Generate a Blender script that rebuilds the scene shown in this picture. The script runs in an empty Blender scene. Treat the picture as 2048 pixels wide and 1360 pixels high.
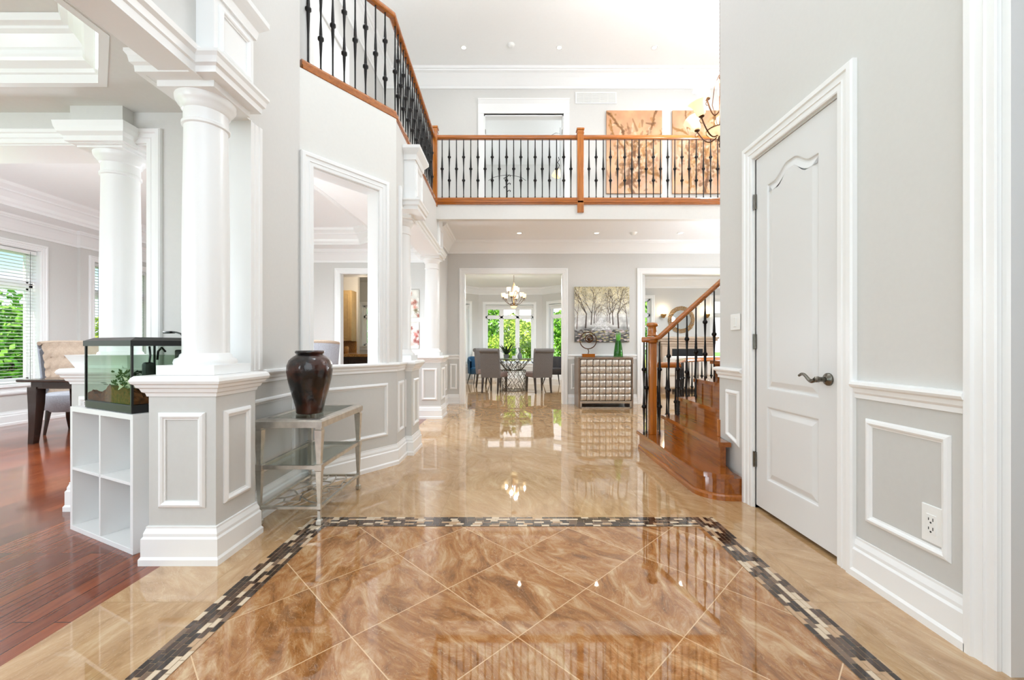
import bpy, math, random
import numpy as np
from mathutils import Vector, Matrix
random.seed(7)
sc = bpy.context.scene
PI = math.pi
# ------------------------------------------------------------------ camera
cam_data = bpy.data.cameras.new('camera')
cam = bpy.data.objects.new('camera', cam_data)
sc.collection.objects.link(cam)
sc.camera = cam
cam.location = (0, 0, 1.1)
cam.rotation_euler = (PI/2, 0, 0)
cam_data.sensor_width = 36
cam_data.lens = 829/2048*36
cam_data.shift_x = -2/2048
cam_data.shift_y = 12/2048
cam_data.clip_start = 0.05
cam_data.clip_end = 300
# ------------------------------------------------------------------ view
sc.view_settings.view_transform = 'Standard'
sc.view_settings.look = 'None'
sc.view_settings.exposure = -0.42
sc.view_settings.gamma = 1
sc.cycles.use_denoising = True
sc.cycles.max_bounces = 10
sc.cycles.diffuse_bounces = 5
sc.cycles.glossy_bounces = 5
sc.cycles.transmission_bounces = 6
sc.cycles.transparent_max_bounces = 16
sc.cycles.caustics_reflective = False
sc.cycles.caustics_refractive = False
sc.cycles.sample_clamp_indirect = 6
# ------------------------------------------------------------------ world
W = bpy.data.worlds.new('sky'); sc.world = W; W.use_nodes = True
nt = W.node_tree; nt.nodes.clear()
def wn(t): return nt.nodes.new(t)
tc = wn('ShaderNodeTexCoord'); sep = wn('ShaderNodeSeparateXYZ')
nt.links.new(tc.outputs['Generated'], sep.inputs[0])
ramp = wn('ShaderNodeValToRGB')
cr = ramp.color_ramp
cr.elements[0].position = 0.0; cr.elements[0].color = (.86, .93, 1, 1)
cr.elements[1].position = 0.75; cr.elements[1].color = (.10, .26, .60, 1)
e = cr.elements.new(.08); e.color = (.72, .88, 1, 1)
e = cr.elements.new(.20); e.color = (.13, .36, .62, 1)
nt.links.new(sep.outputs[2], ramp.inputs[0])
noi = wn('ShaderNodeTexNoise'); noi.inputs['Scale'].default_value = 3.0; noi.inputs['Detail'].default_value = 6
mp = wn('ShaderNodeMapping'); mp.inputs['Scale'].default_value = (1, 1, 4)
nt.links.new(tc.outputs['Generated'], mp.inputs[0]); nt.links.new(mp.outputs[0], noi.inputs[0])
r2 = wn('ShaderNodeValToRGB'); r2.color_ramp.elements[0].position = .5; r2.color_ramp.elements[1].position = .66
nt.links.new(noi.outputs[0], r2.inputs[0])
mixw = wn('ShaderNodeMixRGB'); mixw.inputs[2].default_value = (1, 1, 1, 1)
mr = wn('ShaderNodeMapRange'); mr.inputs[1].default_value = .72; mr.inputs[2].default_value = .96; nt.links.new(sep.outputs[1], mr.inputs[0])
mxc = wn('ShaderNodeMath'); mxc.operation = 'MAXIMUM'; nt.links.new(mr.outputs[0], mxc.inputs[0]); nt.links.new(r2.outputs[0], mxc.inputs[1]); nt.links.new(mxc.outputs[0], mixw.inputs[0]); nt.links.new(ramp.outputs[0], mixw.inputs[1])
bg = wn('ShaderNodeBackground'); bg.inputs[1].default_value = 2.2
nt.links.new(mixw.outputs[0], bg.inputs[0])
wo = wn('ShaderNodeOutputWorld'); nt.links.new(bg.outputs[0], wo.inputs[0])
# ------------------------------------------------------------------ sun and the large lights
def light(kind, name, loc, power, color=(1, 1, 1), rot=(0, 0, 0), **kw):
    d = bpy.data.lights.new(name, kind); d.energy = power; d.color = color
    for k, v in kw.items(): setattr(d, k, v)
    o = bpy.data.objects.new(name, d); o.location = loc; o.rotation_euler = rot
    sc.collection.objects.link(o); return o
light('SUN', 'sun', (0, 0, 20), 10, (1, .96, .88), (math.radians(48), 0, math.radians(-12)), angle=.01)
# added area fill behind the camera; the front wall has no glazing
light('AREA', 'entrance_fill_light', (0, -1.1, 3.3), 120, (.80, .91, 1), (PI/2, 0, 0), shape='RECTANGLE', size=2.8, size_y=4.6)
# the front left room also gets an added area fill, see below
# bare point above the view, added to brighten the upper ceiling
light('POINT', 'foyer_fill_light', (0, 2.6, 5.2), 95, (.84, .93, 1), shadow_soft_size=.3)
light('AREA', 'front_room_fill_light', (-4.2, -1.1, 1.5), 120, (.80, .91, 1), (PI/2, 0, 0), shape='RECTANGLE', size=2.6, size_y=1.9)  # unseen fill added before the closed front wall
# area fill added inside the blank east wall of the stair hall
light('AREA', 'stair_fill_light', (5.45, 5.0, 4.4), 60, (.80, .91, 1), (0, -PI/2, PI), shape='RECTANGLE', size=2.6, size_y=2.4)

# ================================================================== helpers
class MB:
    def __init__(s): s.v = []; s.f = []; s.m = []; s.sm = []
    def add(s, vs, fs, mi=0, smooth=False, mat=None):
        n = len(s.v)
        if mat is not None: vs = [tuple(mat @ Vector(v)) for v in vs]
        s.v += [tuple(v) for v in vs]
        for f in fs: s.f.append([n+i for i in f]); s.m.append(mi); s.sm.append(smooth)
    def box(s, x0, x1, y0, y1, z0, z1, mi=0, mat=None):
        vs = [(x, y, z) for x in (x0, x1) for y in (y0, y1) for z in (z0, z1)]
        s.add(vs, [(0,1,3,2),(4,6,7,5),(0,4,5,1),(2,3,7,6),(0,2,6,4),(1,5,7,3)], mi, mat=mat)
    def bbox(s, x0, x1, y0, y1, z0, z1, b=.01, mi=0, mat=None):
        """box with chamfered edges"""
        b = min(b, abs(x1-x0)*.49, abs(y1-y0)*.49, abs(z1-z0)*.49)
        bm = bmesh_box(x0, x1, y0, y1, z0, z1, b)
        s.add(bm[0], bm[1], mi, mat=mat)
    def prism(s, pts, z0, z1, mi=0, mat=None):
        n = len(pts); vs = [(p[0], p[1], z0) for p in pts]+[(p[0], p[1], z1) for p in pts]
        fs = [tuple(range(n))[::-1], tuple(range(n, 2*n))]+[(i, (i+1) % n, (i+1) % n+n, i+n) for i in range(n)]
        s.add(vs, fs, mi, mat=mat)
    def lathe(s, prof, c=(0, 0, 0), seg=24, mi=0, mat=None, smooth=True, sx=1, sy=1):
        vs = []; fs = []; n = len(prof)
        for (r, z) in prof:
            for k in range(seg):
                a = 2*PI*k/seg; vs.append((c[0]+r*sx*math.cos(a), c[1]+r*sy*math.sin(a), c[2]+z))
        for i in range(n-1):
            for k in range(seg):
                k2 = (k+1) % seg; fs.append((i*seg+k, i*seg+k2, (i+1)*seg+k2, (i+1)*seg+k))
        if prof[0][0] > 1e-5: fs.append(tuple(range(seg))[::-1])
        if prof[-1][0] > 1e-5: fs.append(tuple((n-1)*seg+k for k in range(seg)))
        s.add(vs, fs, mi, smooth, mat)
    def tube(s, pts, r, seg=8, mi=0, mat=None, smooth=True, closed=False, flat=1):
        pts = [Vector(p) for p in pts]; n = len(pts); vs = []; fs = []
        rs = r if isinstance(r, (list, tuple)) else [r]*n
        up = None
        for i, p in enumerate(pts):
            if closed: d = (pts[(i+1) % n]-pts[i-1])
            else: d = (pts[min(i+1, n-1)]-pts[max(i-1, 0)])
            d = d.normalized() if d.length > 1e-9 else Vector((0, 0, 1))
            if up is None: up = Vector((0, 0, 1)) if abs(d.z) < .9 else Vector((1, 0, 0))
            a = d.cross(up)
            if a.length < 1e-4: a = d.cross(Vector((1, 0, 0)))
            a.normalize(); b = d.cross(a).normalized(); up = -b if (-b).length else up
            for k in range(seg):
                t = 2*PI*(k+.5)/seg; vs.append(p+a*math.cos(t)*rs[i]+b*math.sin(t)*rs[i]*flat)
        m = n if closed else n-1
        for i in range(m):
            j = (i+1) % n
            for k in range(seg):
                k2 = (k+1) % seg; fs.append((i*seg+k, i*seg+k2, j*seg+k2, j*seg+k))
        if not closed:
            fs.append(tuple(range(seg))[::-1]); fs.append(tuple((n-1)*seg+k for k in range(seg)))
        s.add(vs, fs, mi, smooth, mat)
    def sweep(s, path, prof, basis=None, closed=False, sign=1, mi=0, smooth=False):
        """profile (offset, height) swept along a 2D path with mitred corners"""
        if basis is None: basis = (Vector((0,0,0)), Vector((1,0,0)), Vector((0,1,0)), Vector((0,0,1)))
        o, e1, e2, nn = basis; P = [Vector((p[0], p[1])) for p in path]; n = len(P); vs = []; fs = []
        for i in range(n):
            if closed: a = (P[i]-P[i-1]).normalized(); b = (P[(i+1) % n]-P[i]).normalized()
            else:
                a = (P[i]-P[i-1]).normalized() if i > 0 else (P[1]-P[0]).normalized()
                b = (P[i+1]-P[i]).normalized() if i < n-1 else (P[-1]-P[-2]).normalized()
            na = Vector((-a.y, a.x)); nb = Vector((-b.y, b.x)); m = (na+nb)
            m = m/max(m.dot(na), .2) if m.length > 1e-6 else na
            for (d, h) in prof:
                q = P[i]+m*d*sign
                vs.append(o+e1*q.x+e2*q.y+nn*h)
        k = len(prof); m_ = n if closed else n-1
        for i in range(m_):
            j = (i+1) % n
            for q in range(k):
                q2 = (q+1) % k; fs.append((i*k+q, i*k+q2, j*k+q2, j*k+q))
        if not closed: fs.append(tuple(range(k))[::-1]); fs.append(tuple((n-1)*k+q for q in range(k)))
        s.add(vs, fs, mi, smooth)
    def sweep_open(s, path, prof, basis):
        n0 = len(s.f); s.sweep(path, prof, basis, closed=True, sign=1); k = len(prof)
        keep = [i for i in range(n0, len(s.f)) if (i-n0) % k != k-1]
        s.f = s.f[:n0]+[s.f[i] for i in keep]; s.m = s.m[:len(s.f)]; s.sm = s.sm[:len(s.f)]
    def build(s, name, mats, parent=None, world=False, ang=None, kind=None):
        me = bpy.data.meshes.new(name); off = parent_loc(parent) if (parent and world) else Vector((0, 0, 0))
        vs = [(v[0]-off.x, v[1]-off.y, v[2]-off.z) for v in s.v] if world and parent else s.v
        me.from_pydata(vs, [], s.f)
        if not isinstance(mats, (list, tuple)): mats = [mats]
        for m in mats: me.materials.append(m)
        me.polygons.foreach_set('material_index', s.m); me.polygons.foreach_set('use_smooth', s.sm)
        fix_normals(me)
        if any(s.sm): me.set_sharp_from_angle(angle=math.radians(ang or 40))
        o = bpy.data.objects.new(name, me); sc.collection.objects.link(o)
        if parent: o.parent = parent
        if kind: o['kind'] = kind
        return o
import bmesh
def fix_normals(me):
    bm = bmesh.new(); bm.from_mesh(me); bmesh.ops.recalc_face_normals(bm, faces=bm.faces); bm.to_mesh(me); bm.free(); me.update()
_bb = {}
def bmesh_box(x0, x1, y0, y1, z0, z1, b):
    bm = bmesh.new()
    vs = [bm.verts.new((x, y, z)) for x in (x0, x1) for y in (y0, y1) for z in (z0, z1)]
    for f in [(0,1,3,2),(4,6,7,5),(0,4,5,1),(2,3,7,6),(0,2,6,4),(1,5,7,3)]: bm.faces.new([vs[i] for i in f])
    bmesh.ops.bevel(bm, geom=list(bm.edges), offset=b, segments=2, affect='EDGES', profile=.5)
    bm.verts.index_update()
    r = ([tuple(v.co) for v in bm.verts], [[v.index for v in f.verts] for f in bm.faces]); bm.free(); return r
def parent_loc(p):
    l = Vector(p.location)
    while p.parent: p = p.parent; l += Vector(p.location)
    return l
def thing(name, label, cat, loc=(0, 0, 0), rz=0, group=None):
    o = bpy.data.objects.new(name, None); sc.collection.objects.link(o); o.empty_display_size = .1
    o.location = loc; o.rotation_euler = (0, 0, rz); o['label'] = label; o['category'] = cat
    if group: o['group'] = group
    return o
def tag(o, label, cat, group=None):
    o['label'] = label; o['category'] = cat
    if group: o['group'] = group
    return o
def struct(name, mb, mat, parent=None, **k):
    o = mb.build(name, mat, parent, **k)
    if not parent: o['kind'] = 'structure'
    return o
def copy_tree(o, parent=None):
    c = o.copy(); sc.collection.objects.link(c); c.parent = parent
    for ch in list(o.children): copy_tree(ch, c)
    return c
def lin(c):
    return tuple(((x/255)/12.92 if x <= 10 else ((x/255+.055)/1.055)**2.4) for x in c)
# ------------------------------------------------------------------ materials
def mat(name, rgb, rough=.5, metal=0, spec=.5, coat=0, emit=None, es=0, srgb=True, bump=None, trans=0, coatr=.03):
    m = bpy.data.materials.new(name); m.use_nodes = True; b = m.node_tree.nodes['Principled BSDF']
    c = lin(rgb) if srgb else rgb
    b.inputs['Base Color'].default_value = (*c, 1); b.inputs['Roughness'].default_value = rough
    b.inputs['Metallic'].default_value = metal; b.inputs['Specular IOR Level'].default_value = spec
    b.inputs['Coat Weight'].default_value = coat; b.inputs['Coat Roughness'].default_value = coatr
    b.inputs['Transmission Weight'].default_value = trans
    if emit: b.inputs['Emission Color'].default_value = (*lin(emit), 1); b.inputs['Emission Strength'].default_value = es
    if bump: noisy(m, rgb, bump)
    return m
def noisy(m, rgb, spec):
    """slight procedural mottling: (scale, amount, bump)"""
    N = m.node_tree.nodes; L = m.node_tree.links; b = N['Principled BSDF']
    tc = N.new('ShaderNodeTexCoord'); n = N.new('ShaderNodeTexNoise'); n.inputs['Scale'].default_value = spec[0]; n.inputs['Detail'].default_value = 4
    L.new(tc.outputs['Object'], n.inputs[0])
    r = N.new('ShaderNodeValToRGB'); c = lin(rgb); a = spec[1]
    r.color_ramp.elements[0].color = (*[x*(1-a) for x in c], 1); r.color_ramp.elements[1].color = (*[min(1, x*(1+a)) for x in c], 1)
    r.color_ramp.elements[0].position = .3; r.color_ramp.elements[1].position = .7
    L.new(n.outputs[0], r.inputs[0]); L.new(r.outputs[0], b.inputs['Base Color'])
    if spec[2]:
        bp = N.new('ShaderNodeBump'); bp.inputs['Strength'].default_value = spec[2]; bp.inputs['Distance'].default_value = .01
        L.new(n.outputs[0], bp.inputs['Height']); L.new(bp.outputs[0], b.inputs['Normal'])
M = {}
M['wall'] = mat('wall_paint', (214, 212, 208), .6, bump=(40, .01, .02))
M['wallwhite'] = mat('bright_wall_paint', (228, 226, 221), .6, bump=(40, .01, .02))
M['wain'] = mat('wainscot_paint', (206, 205, 201), .55, bump=(40, .01, .02))
M['trim'] = mat('white_trim_paint', (244, 244, 243), .28, bump=(3, .006, 0))
M['door'] = mat('white_door_paint', (228, 228, 227), .32, bump=(3, .006, 0))
M['ceil'] = mat('white_ceiling_paint', (250, 250, 249), .7, bump=(30, .008, .02))
M['ceilgrey'] = mat('grey_ceiling_paint', (226, 224, 220), .7, bump=(30, .01, .02))
M['iron'] = mat('black_wrought_iron', (26, 23, 22), .35, .6, bump=(60, .2, .1))
M['darkwood'] = mat('espresso_wood', (44, 30, 24), .22, coat=.4, bump=(12, .25, 0))
M['silver'] = mat('brushed_silver_metal', (206, 202, 194), .28, .85, bump=(25, .12, .05))
M['chrome'] = mat('dark_chrome_lattice', (120, 114, 106), .2, 1, bump=(30, .3, .1))
M['nickel'] = mat('brushed_nickel', (120, 116, 108), .25, 1, bump=(40, .1, 0))
M['black'] = mat('black_plastic', (20, 18, 18), .35, bump=(50, .1, 0))
M['blackcloth'] = mat('black_paint', (14, 14, 16), .6, bump=(50, .1, 0))
M['plate'] = mat('white_plastic', (243, 243, 240), .3, bump=(5, .005, 0))
M['slot'] = mat('dark_slot', (60, 60, 60), .5, bump=(5, .05, 0))
M['shelf'] = mat('white_laminate', (240, 240, 239), .35, bump=(4, .006, 0))
M['gold'] = mat('antique_gold', (178, 138, 84), .3, .8, bump=(20, .25, .1))
M['bronze'] = mat('brown_bronze', (92, 62, 40), .35, .7, bump=(20, .25, .1))
M['mirror'] = mat('mirror_silver', (225, 228, 230), .02, 1, bump=(2, .003, 0))
M['lampglass'] = mat('frosted_amber_glass', (255, 236, 200), .4, emit=(255, 226, 170), es=1.0, bump=(8, .03, 0))
M['bulb'] = mat('downlight_lens', (255, 255, 250), .4, emit=(255, 248, 235), es=3, bump=(2, .005, 0))
M['greyfab'] = mat('grey_linen', (108, 102, 99), .9, bump=(90, .14, .4))
M['mauvefab'] = mat('mauve_grey_seat_linen', (134, 114, 109), .9, bump=(90, .12, .4))
M['palefab'] = mat('pale_grey_fabric', (164, 165, 172), .85, bump=(60, .08, .3))
M['beigefab'] = mat('beige_tufted_fabric', (166, 146, 128), .85, bump=(60, .08, .3))
M['bluefab'] = mat('teal_blue_velvet', (14, 62, 92), .6, bump=(30, .2, .2))
M['tealdark'] = mat('charcoal_velvet', (48, 44, 44), .7, bump=(30, .2, .2))
M['sofa'] = mat('cream_sofa_fabric', (226, 222, 216), .8, bump=(40, .04, .2))
M['cushion'] = mat('cushioned_pearl_leather', (206, 196, 184), .28, .55, coat=.3, bump=(30, .08, .05))
M['taupe'] = mat('taupe_metal_leaf', (140, 122, 106), .32, .5, bump=(14, .15, .05))
M['blind'] = mat('white_blind_slat', (242, 242, 240), .5, bump=(4, .01, 0))
M['lawn'] = mat('lawn', (140, 190, 84), .9, bump=(1.5, .25, .3))
M['lawn2'] = mat('sunny_field', (210, 206, 92), .9, bump=(.8, .2, .3))
M['bark'] = mat('bark', (92, 74, 58), .9, bump=(12, .3, .5))
M['leafA'] = mat('leaf_green', (128, 182, 58), .7, bump=(9, .45, 0))
M['leafB'] = mat('leaf_yellow_green', (176, 200, 74), .7, bump=(9, .45, 0))
M['leafdark'] = mat('plant_leaf_dark', (40, 62, 34), .4, bump=(9, .3, 0))
M['leafbright'] = mat('plant_leaf_bright', (92, 170, 56), .5, bump=(9, .3, 0))
M['cab'] = mat('honey_oak_cabinet', (186, 158, 112), .4, bump=(8, .1, 0))
M['granite'] = mat('gold_brown_granite', (168, 122, 66), .15, coat=.4, bump=(60, .45, 0))
M['pot'] = mat('grey_ceramic', (122, 122, 124), .4, bump=(8, .1, 0))
M['water'] = None
M['gravel'] = mat('reddish_gravel', (116, 62, 30), .9, bump=(60, .5, .6))
M['fawn'] = mat('stone_mantel', (196, 172, 150), .5, bump=(9, .08, .1))
M['fish'] = mat('fish_white', (238, 230, 205), .4, bump=(20, .12, 0))
M['carpet'] = mat('upper_hall_carpet', (190, 180, 168), .95, bump=(90, .1, .3))

def wood(name, c1, c2, axis='X', rough=.2, coat=.6, scale=1.0):
    m = bpy.data.materials.new(name); m.use_nodes = True; N = m.node_tree.nodes; L = m.node_tree.links; b = N['Principled BSDF']
    tc = N.new('ShaderNodeTexCoord'); mp = N.new('ShaderNodeMapping')
    mp.inputs['Scale'].default_value = {'X': (1.5, 22, 22), 'Y': (22, 1.5, 22), 'Z': (22, 22, 1.5)}[axis]
    L.new(tc.outputs['Object'], mp.inputs[0]); n = N.new('ShaderNodeTexNoise'); n.inputs['Scale'].default_value = 2*scale; n.inputs['Detail'].default_value = 6; n.inputs['Distortion'].default_value = .6
    L.new(mp.outputs[0], n.inputs[0]); r = N.new('ShaderNodeValToRGB')
    r.color_ramp.elements[0].color = (*lin(c1), 1); r.color_ramp.elements[1].color = (*lin(c2), 1)
    r.color_ramp.elements[0].position = .3; r.color_ramp.elements[1].position = .7
    L.new(n.outputs[0], r.inputs[0]); L.new(r.outputs[0], b.inputs['Base Color'])
    b.inputs['Roughness'].default_value = rough; b.inputs['Coat Weight'].default_value = coat; b.inputs['Coat Roughness'].default_value = .05
    return m
M['oak'] = wood('golden_oak', (142, 76, 16), (178, 102, 28), 'X')
M['oaky'] = wood('golden_oak_along_y', (142, 76, 16), (178, 102, 28), 'Y')
M['oakz'] = wood('golden_oak_upright', (152, 84, 20), (190, 114, 38), 'Z')
M['stairoak'] = wood('stair_oak', (128, 66, 16), (160, 90, 28), 'Y', .14, .7)

def glass(name, tint=(255, 255, 255), gloss=.08, alpha=.95, edge=.7):
    m = bpy.data.materials.new(name); m.use_nodes = True; N = m.node_tree.nodes; L = m.node_tree.links; N.clear()
    t = N.new('ShaderNodeBsdfTransparent'); t.inputs[0].default_value = (*[x*alpha for x in lin(tint)], 1)
    g = N.new('ShaderNodeBsdfGlossy'); g.inputs['Roughness'].default_value = .02
    lw = N.new('ShaderNodeLayerWeight'); lw.inputs[0].default_value = .5
    pw = N.new('ShaderNodeMath'); pw.operation = 'POWER'; pw.inputs[1].default_value = 4.5; L.new(lw.outputs['Facing'], pw.inputs[0])
    mm = N.new('ShaderNodeMath'); mm.operation = 'MULTIPLY_ADD'; mm.inputs[1].default_value = edge if gloss > 0 else .0; mm.inputs[2].default_value = gloss
    mm.use_clamp = True
    L.new(pw.outputs[0], mm.inputs[0]); mx = N.new('ShaderNodeMixShader')
    L.new(mm.outputs[0], mx.inputs[0]); L.new(t.outputs[0], mx.inputs[1]); L.new(g.outputs[0], mx.inputs[2])
    o = N.new('ShaderNodeOutputMaterial'); L.new(mx.outputs[0], o.inputs[0]); return m
M['pane'] = glass('window_glass', gloss=.01, alpha=.98)
M['tankglass'] = glass('aquarium_glass', (251, 254, 252), .004, .985, .25)
M['water'] = glass('aquarium_water', (226, 234, 225), .0, .95)
M['tableglass'] = glass('table_glass', (240, 247, 244), .08, .96)
M['greenglass'] = glass('green_vase_glass', (176, 222, 166), .06, .95)

# tiled stone with joints ---------------------------------------------------
def stone(name, size, rot, off, ramp_cols, grout, jw=.0022, vein=(1.6, 5.0), rough=.05, vrot=.6):
    m = bpy.data.materials.new(name); m.use_nodes = True; N = m.node_tree.nodes; L = m.node_tree.links; b = N['Principled BSDF']
    def math_(op, a, bb=None, c=None):
        n = N.new('ShaderNodeMath'); n.operation = op
        for i, x in enumerate((a, bb, c)):
            if x is None: continue
            if isinstance(x, (int, float)): n.inputs[i].default_value = x
            else: L.new(x, n.inputs[i])
        return n.outputs[0]
    tc = N.new('ShaderNodeTexCoord'); mp = N.new('ShaderNodeMapping'); mp.vector_type = 'TEXTURE'
    mp.inputs['Location'].default_value = (off[0], off[1], 0); mp.inputs['Rotation'].default_value = (0, 0, rot); mp.inputs['Scale'].default_value = (size, size, 1)
    L.new(tc.outputs['Object'], mp.inputs[0]); sp = N.new('ShaderNodeSeparateXYZ'); L.new(mp.outputs[0], sp.inputs[0])
    js = []
    for k in (0, 1):
        f = math_('FRACT', sp.outputs[k]); d = math_('ABSOLUTE', math_('SUBTRACT', f, .5)); js.append(math_('GREATER_THAN', d, .5-jw/size))
    joint = math_('MAXIMUM', js[0], js[1])
    fl = N.new('ShaderNodeCombineXYZ'); L.new(math_('FLOOR', sp.outputs[0]), fl.inputs[0]); L.new(math_('FLOOR', sp.outputs[1]), fl.inputs[1])
    wnz = N.new('ShaderNodeTexWhiteNoise'); wnz.noise_dimensions = '3D'; L.new(fl.outputs[0], wnz.inputs[0])
    ad = N.new('ShaderNodeVectorMath'); ad.operation = 'MULTIPLY_ADD'; L.new(wnz.outputs['Color'], ad.inputs[0]); ad.inputs[1].default_value = (7, 7, 7); L.new(tc.outputs['Object'], ad.inputs[2])
    vr = N.new('ShaderNodeVectorRotate'); vr.rotation_type = 'Z_AXIS'; L.new(ad.outputs[0], vr.inputs['Vector'])
    L.new(math_('MULTIPLY_ADD', wnz.outputs['Value'], 1.2, vrot), vr.inputs['Angle'])
    vm = N.new('ShaderNodeMapping'); vm.inputs['Scale'].default_value = (vein[0], vein[1], 1); L.new(vr.outputs[0], vm.inputs[0])
    n1 = N.new('ShaderNodeTexNoise'); n1.inputs['Scale'].default_value = 1.3; n1.inputs['Detail'].default_value = 9; n1.inputs['Roughness'].default_value = .7; n1.inputs['Distortion'].default_value = 1.1
    L.new(vm.outputs[0], n1.inputs[0])
    r = N.new('ShaderNodeValToRGB'); r.color_ramp.elements.remove(r.color_ramp.elements[1])
    r.color_ramp.elements[0].position = ramp_cols[0][0]; r.color_ramp.elements[0].color = (*lin(ramp_cols[0][1]), 1)
    for p, c in ramp_cols[1:]: e = r.color_ramp.elements.new(p); e.color = (*lin(c), 1)
    L.new(n1.outputs[0], r.inputs[0])
    # thin pale veins
    n2 = N.new('ShaderNodeTexNoise'); n2.inputs['Scale'].default_value = 2.2; n2.inputs['Detail'].default_value = 5; n2.inputs['Distortion'].default_value = 2.5; L.new(vm.outputs[0], n2.inputs[0])
    v = math_('ABSOLUTE', math_('SUBTRACT', n2.outputs[0], .5)); v = math_('LESS_THAN', v, .007); v = math_('MULTIPLY', v, .4)
    mv = N.new('ShaderNodeMixRGB'); L.new(v, mv.inputs[0]); L.new(r.outputs[0], mv.inputs[1]); mv.inputs[2].default_value = (*lin(ramp_cols[-1][1]), 1)
    mj = N.new('ShaderNodeMixRGB'); L.new(joint, mj.inputs[0]); L.new(mv.outputs[0], mj.inputs[1]); mj.inputs[2].default_value = (*lin(grout), 1)
    L.new(mj.outputs[0], b.inputs['Base Color'])
    b.inputs['Roughness'].default_value = .025; b.inputs['Specular IOR Level'].default_value = 1.0; b.inputs['IOR'].default_value = 1.55
    b.inputs['Coat Weight'].default_value = .12; b.inputs['Coat Roughness'].default_value = .02; b.inputs['Coat IOR'].default_value = 1.5
    return m
M['field'] = stone('brown_marble_tile_laid_diagonally', .444, PI/4, (-.296, 1.88),
    [(.33, (118, 74, 38)), (.44, (154, 102, 56)), (.5, (172, 118, 70)), (.56, (184, 138, 94)), (.67, (212, 180, 140))], (226, 190, 148), vein=(3.2, 8.0), jw=.002)
M['tile'] = stone('beige_marble_tile', .46, 0, (-.01, 2.70),
    [(.28, (152, 114, 74)), (.45, (182, 143, 100)), (.55, (192, 155, 112)), (.72, (212, 184, 146))], (168, 134, 94), vein=(2.4, 7.0), jw=.0016)

def plank_floor():
    m = bpy.data.materials.new('red_brown_hardwood_planks'); m.use_nodes = True; N = m.node_tree.nodes; L = m.node_tree.links; b = N['Principled BSDF']
    tc = N.new('ShaderNodeTexCoord'); mp = N.new('ShaderNodeMapping'); mp.inputs['Rotation'].default_value = (0, 0, PI/2)
    L.new(tc.outputs['Object'], mp.inputs[0]); br = N.new('ShaderNodeTexBrick'); L.new(mp.outputs[0], br.inputs[0])
    br.inputs['Color1'].default_value = (*lin((152, 78, 42)), 1); br.inputs['Color2'].default_value = (*lin((116, 54, 28)), 1); br.inputs['Mortar'].default_value = (*lin((48, 22, 12)), 1)
    br.inputs['Scale'].default_value = 1; br.inputs['Brick Width'].default_value = 1.1; br.inputs['Row Height'].default_value = .083; br.inputs['Mortar Size'].default_value = .0022; br.inputs['Bias'].default_value = 0
    n = N.new('ShaderNodeTexNoise'); mp2 = N.new('ShaderNodeMapping'); mp2.inputs['Scale'].default_value = (30, 2, 1); L.new(tc.outputs['Object'], mp2.inputs[0]); L.new(mp2.outputs[0], n.inputs[0])
    n.inputs['Scale'].default_value = 2; n.inputs['Detail'].default_value = 7
    r = N.new('ShaderNodeValToRGB'); r.color_ramp.elements[0].color = (.62, .55, .5, 1); r.color_ramp.elements[1].color = (1.0, 1, 1, 1); r.color_ramp.elements[0].position = .3; r.color_ramp.elements[1].position = .65
    L.new(n.outputs[0], r.inputs[0]); mx = N.new('ShaderNodeMixRGB'); mx.blend_type = 'MULTIPLY'; mx.inputs[0].default_value = 1
    L.new(br.outputs[0], mx.inputs[1]); L.new(r.outputs[0], mx.inputs[2]); L.new(mx.outputs[0], b.inputs['Base Color'])
    b.inputs['Roughness'].default_value = .16; b.inputs['Specular IOR Level'].default_value = .4; b.inputs['Coat Weight'].default_value = .25; b.inputs['Coat Roughness'].default_value = .06
    return m
M['planks'] = plank_floor()
def colmat(name, rough=.5, coat=0):
    m = bpy.data.materials.new(name); m.use_nodes = True; N = m.node_tree.nodes; b = N['Principled BSDF']
    a = N.new('ShaderNodeVertexColor'); a.layer_name = 'Col'; m.node_tree.links.new(a.outputs[0], b.inputs['Base Color'])
    b.inputs['Roughness'].default_value = rough; b.inputs['Coat Weight'].default_value = coat; return m
M['canvas'] = colmat('painted_canvas', .6)
M['mosaic'] = colmat('mosaic_stone', .1, .5)

# ================================================================== profiles
BASE = [(0,0),(.03,0),(.03,.03),(.023,.042),(.023,.13),(.016,.14),(.016,.155),(.008,.178),(.008,.188),(0,.19)]
RAIL = [(0,.85),(.012,.853),(.012,.872),(.02,.882),(.022,.9),(.036,.908),(.04,.918),(.036,.93),(.02,.936),(0,.936)]
CROWN = [(0,-.22),(.018,-.22),(.022,-.185),(.03,-.18),(.05,-.15),(.085,-.10),(.12,-.06),(.15,-.045),(.155,-.03),(.17,-.028),(.18,-.01),(.185,0),(0,0)]
PANEL = [(-.018,0),(-.018,.006),(-.010,.014),(0,.017),(.008,.013),(.012,.007),(.018,.006),(.018,0)]
def casing_prof(w=.1, t=.026):
    return [(0,0),(0,t*.5),(w*.06,t*.62),(w*.30,t*.62),(w*.34,t*.8),(w*.40,t*.66),(w*.64,t*.72),(w*.70,t),(w*.92,t),(w,t*.75),(w,0)]
Z = Vector((0, 0, 1))
def wbasis(p0, p1, side):
    """wall basis: along p0->p1, up, normal to the given side (+1 = left of direction)"""
    d = (Vector(p1)-Vector(p0)).to_2d().normalized(); n = Vector((-d.y, d.x))*side
    return (Vector((p0[0], p0[1], 0)), Vector((d.x, d.y, 0)), Z, Vector((n.x, n.y, 0)))
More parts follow.
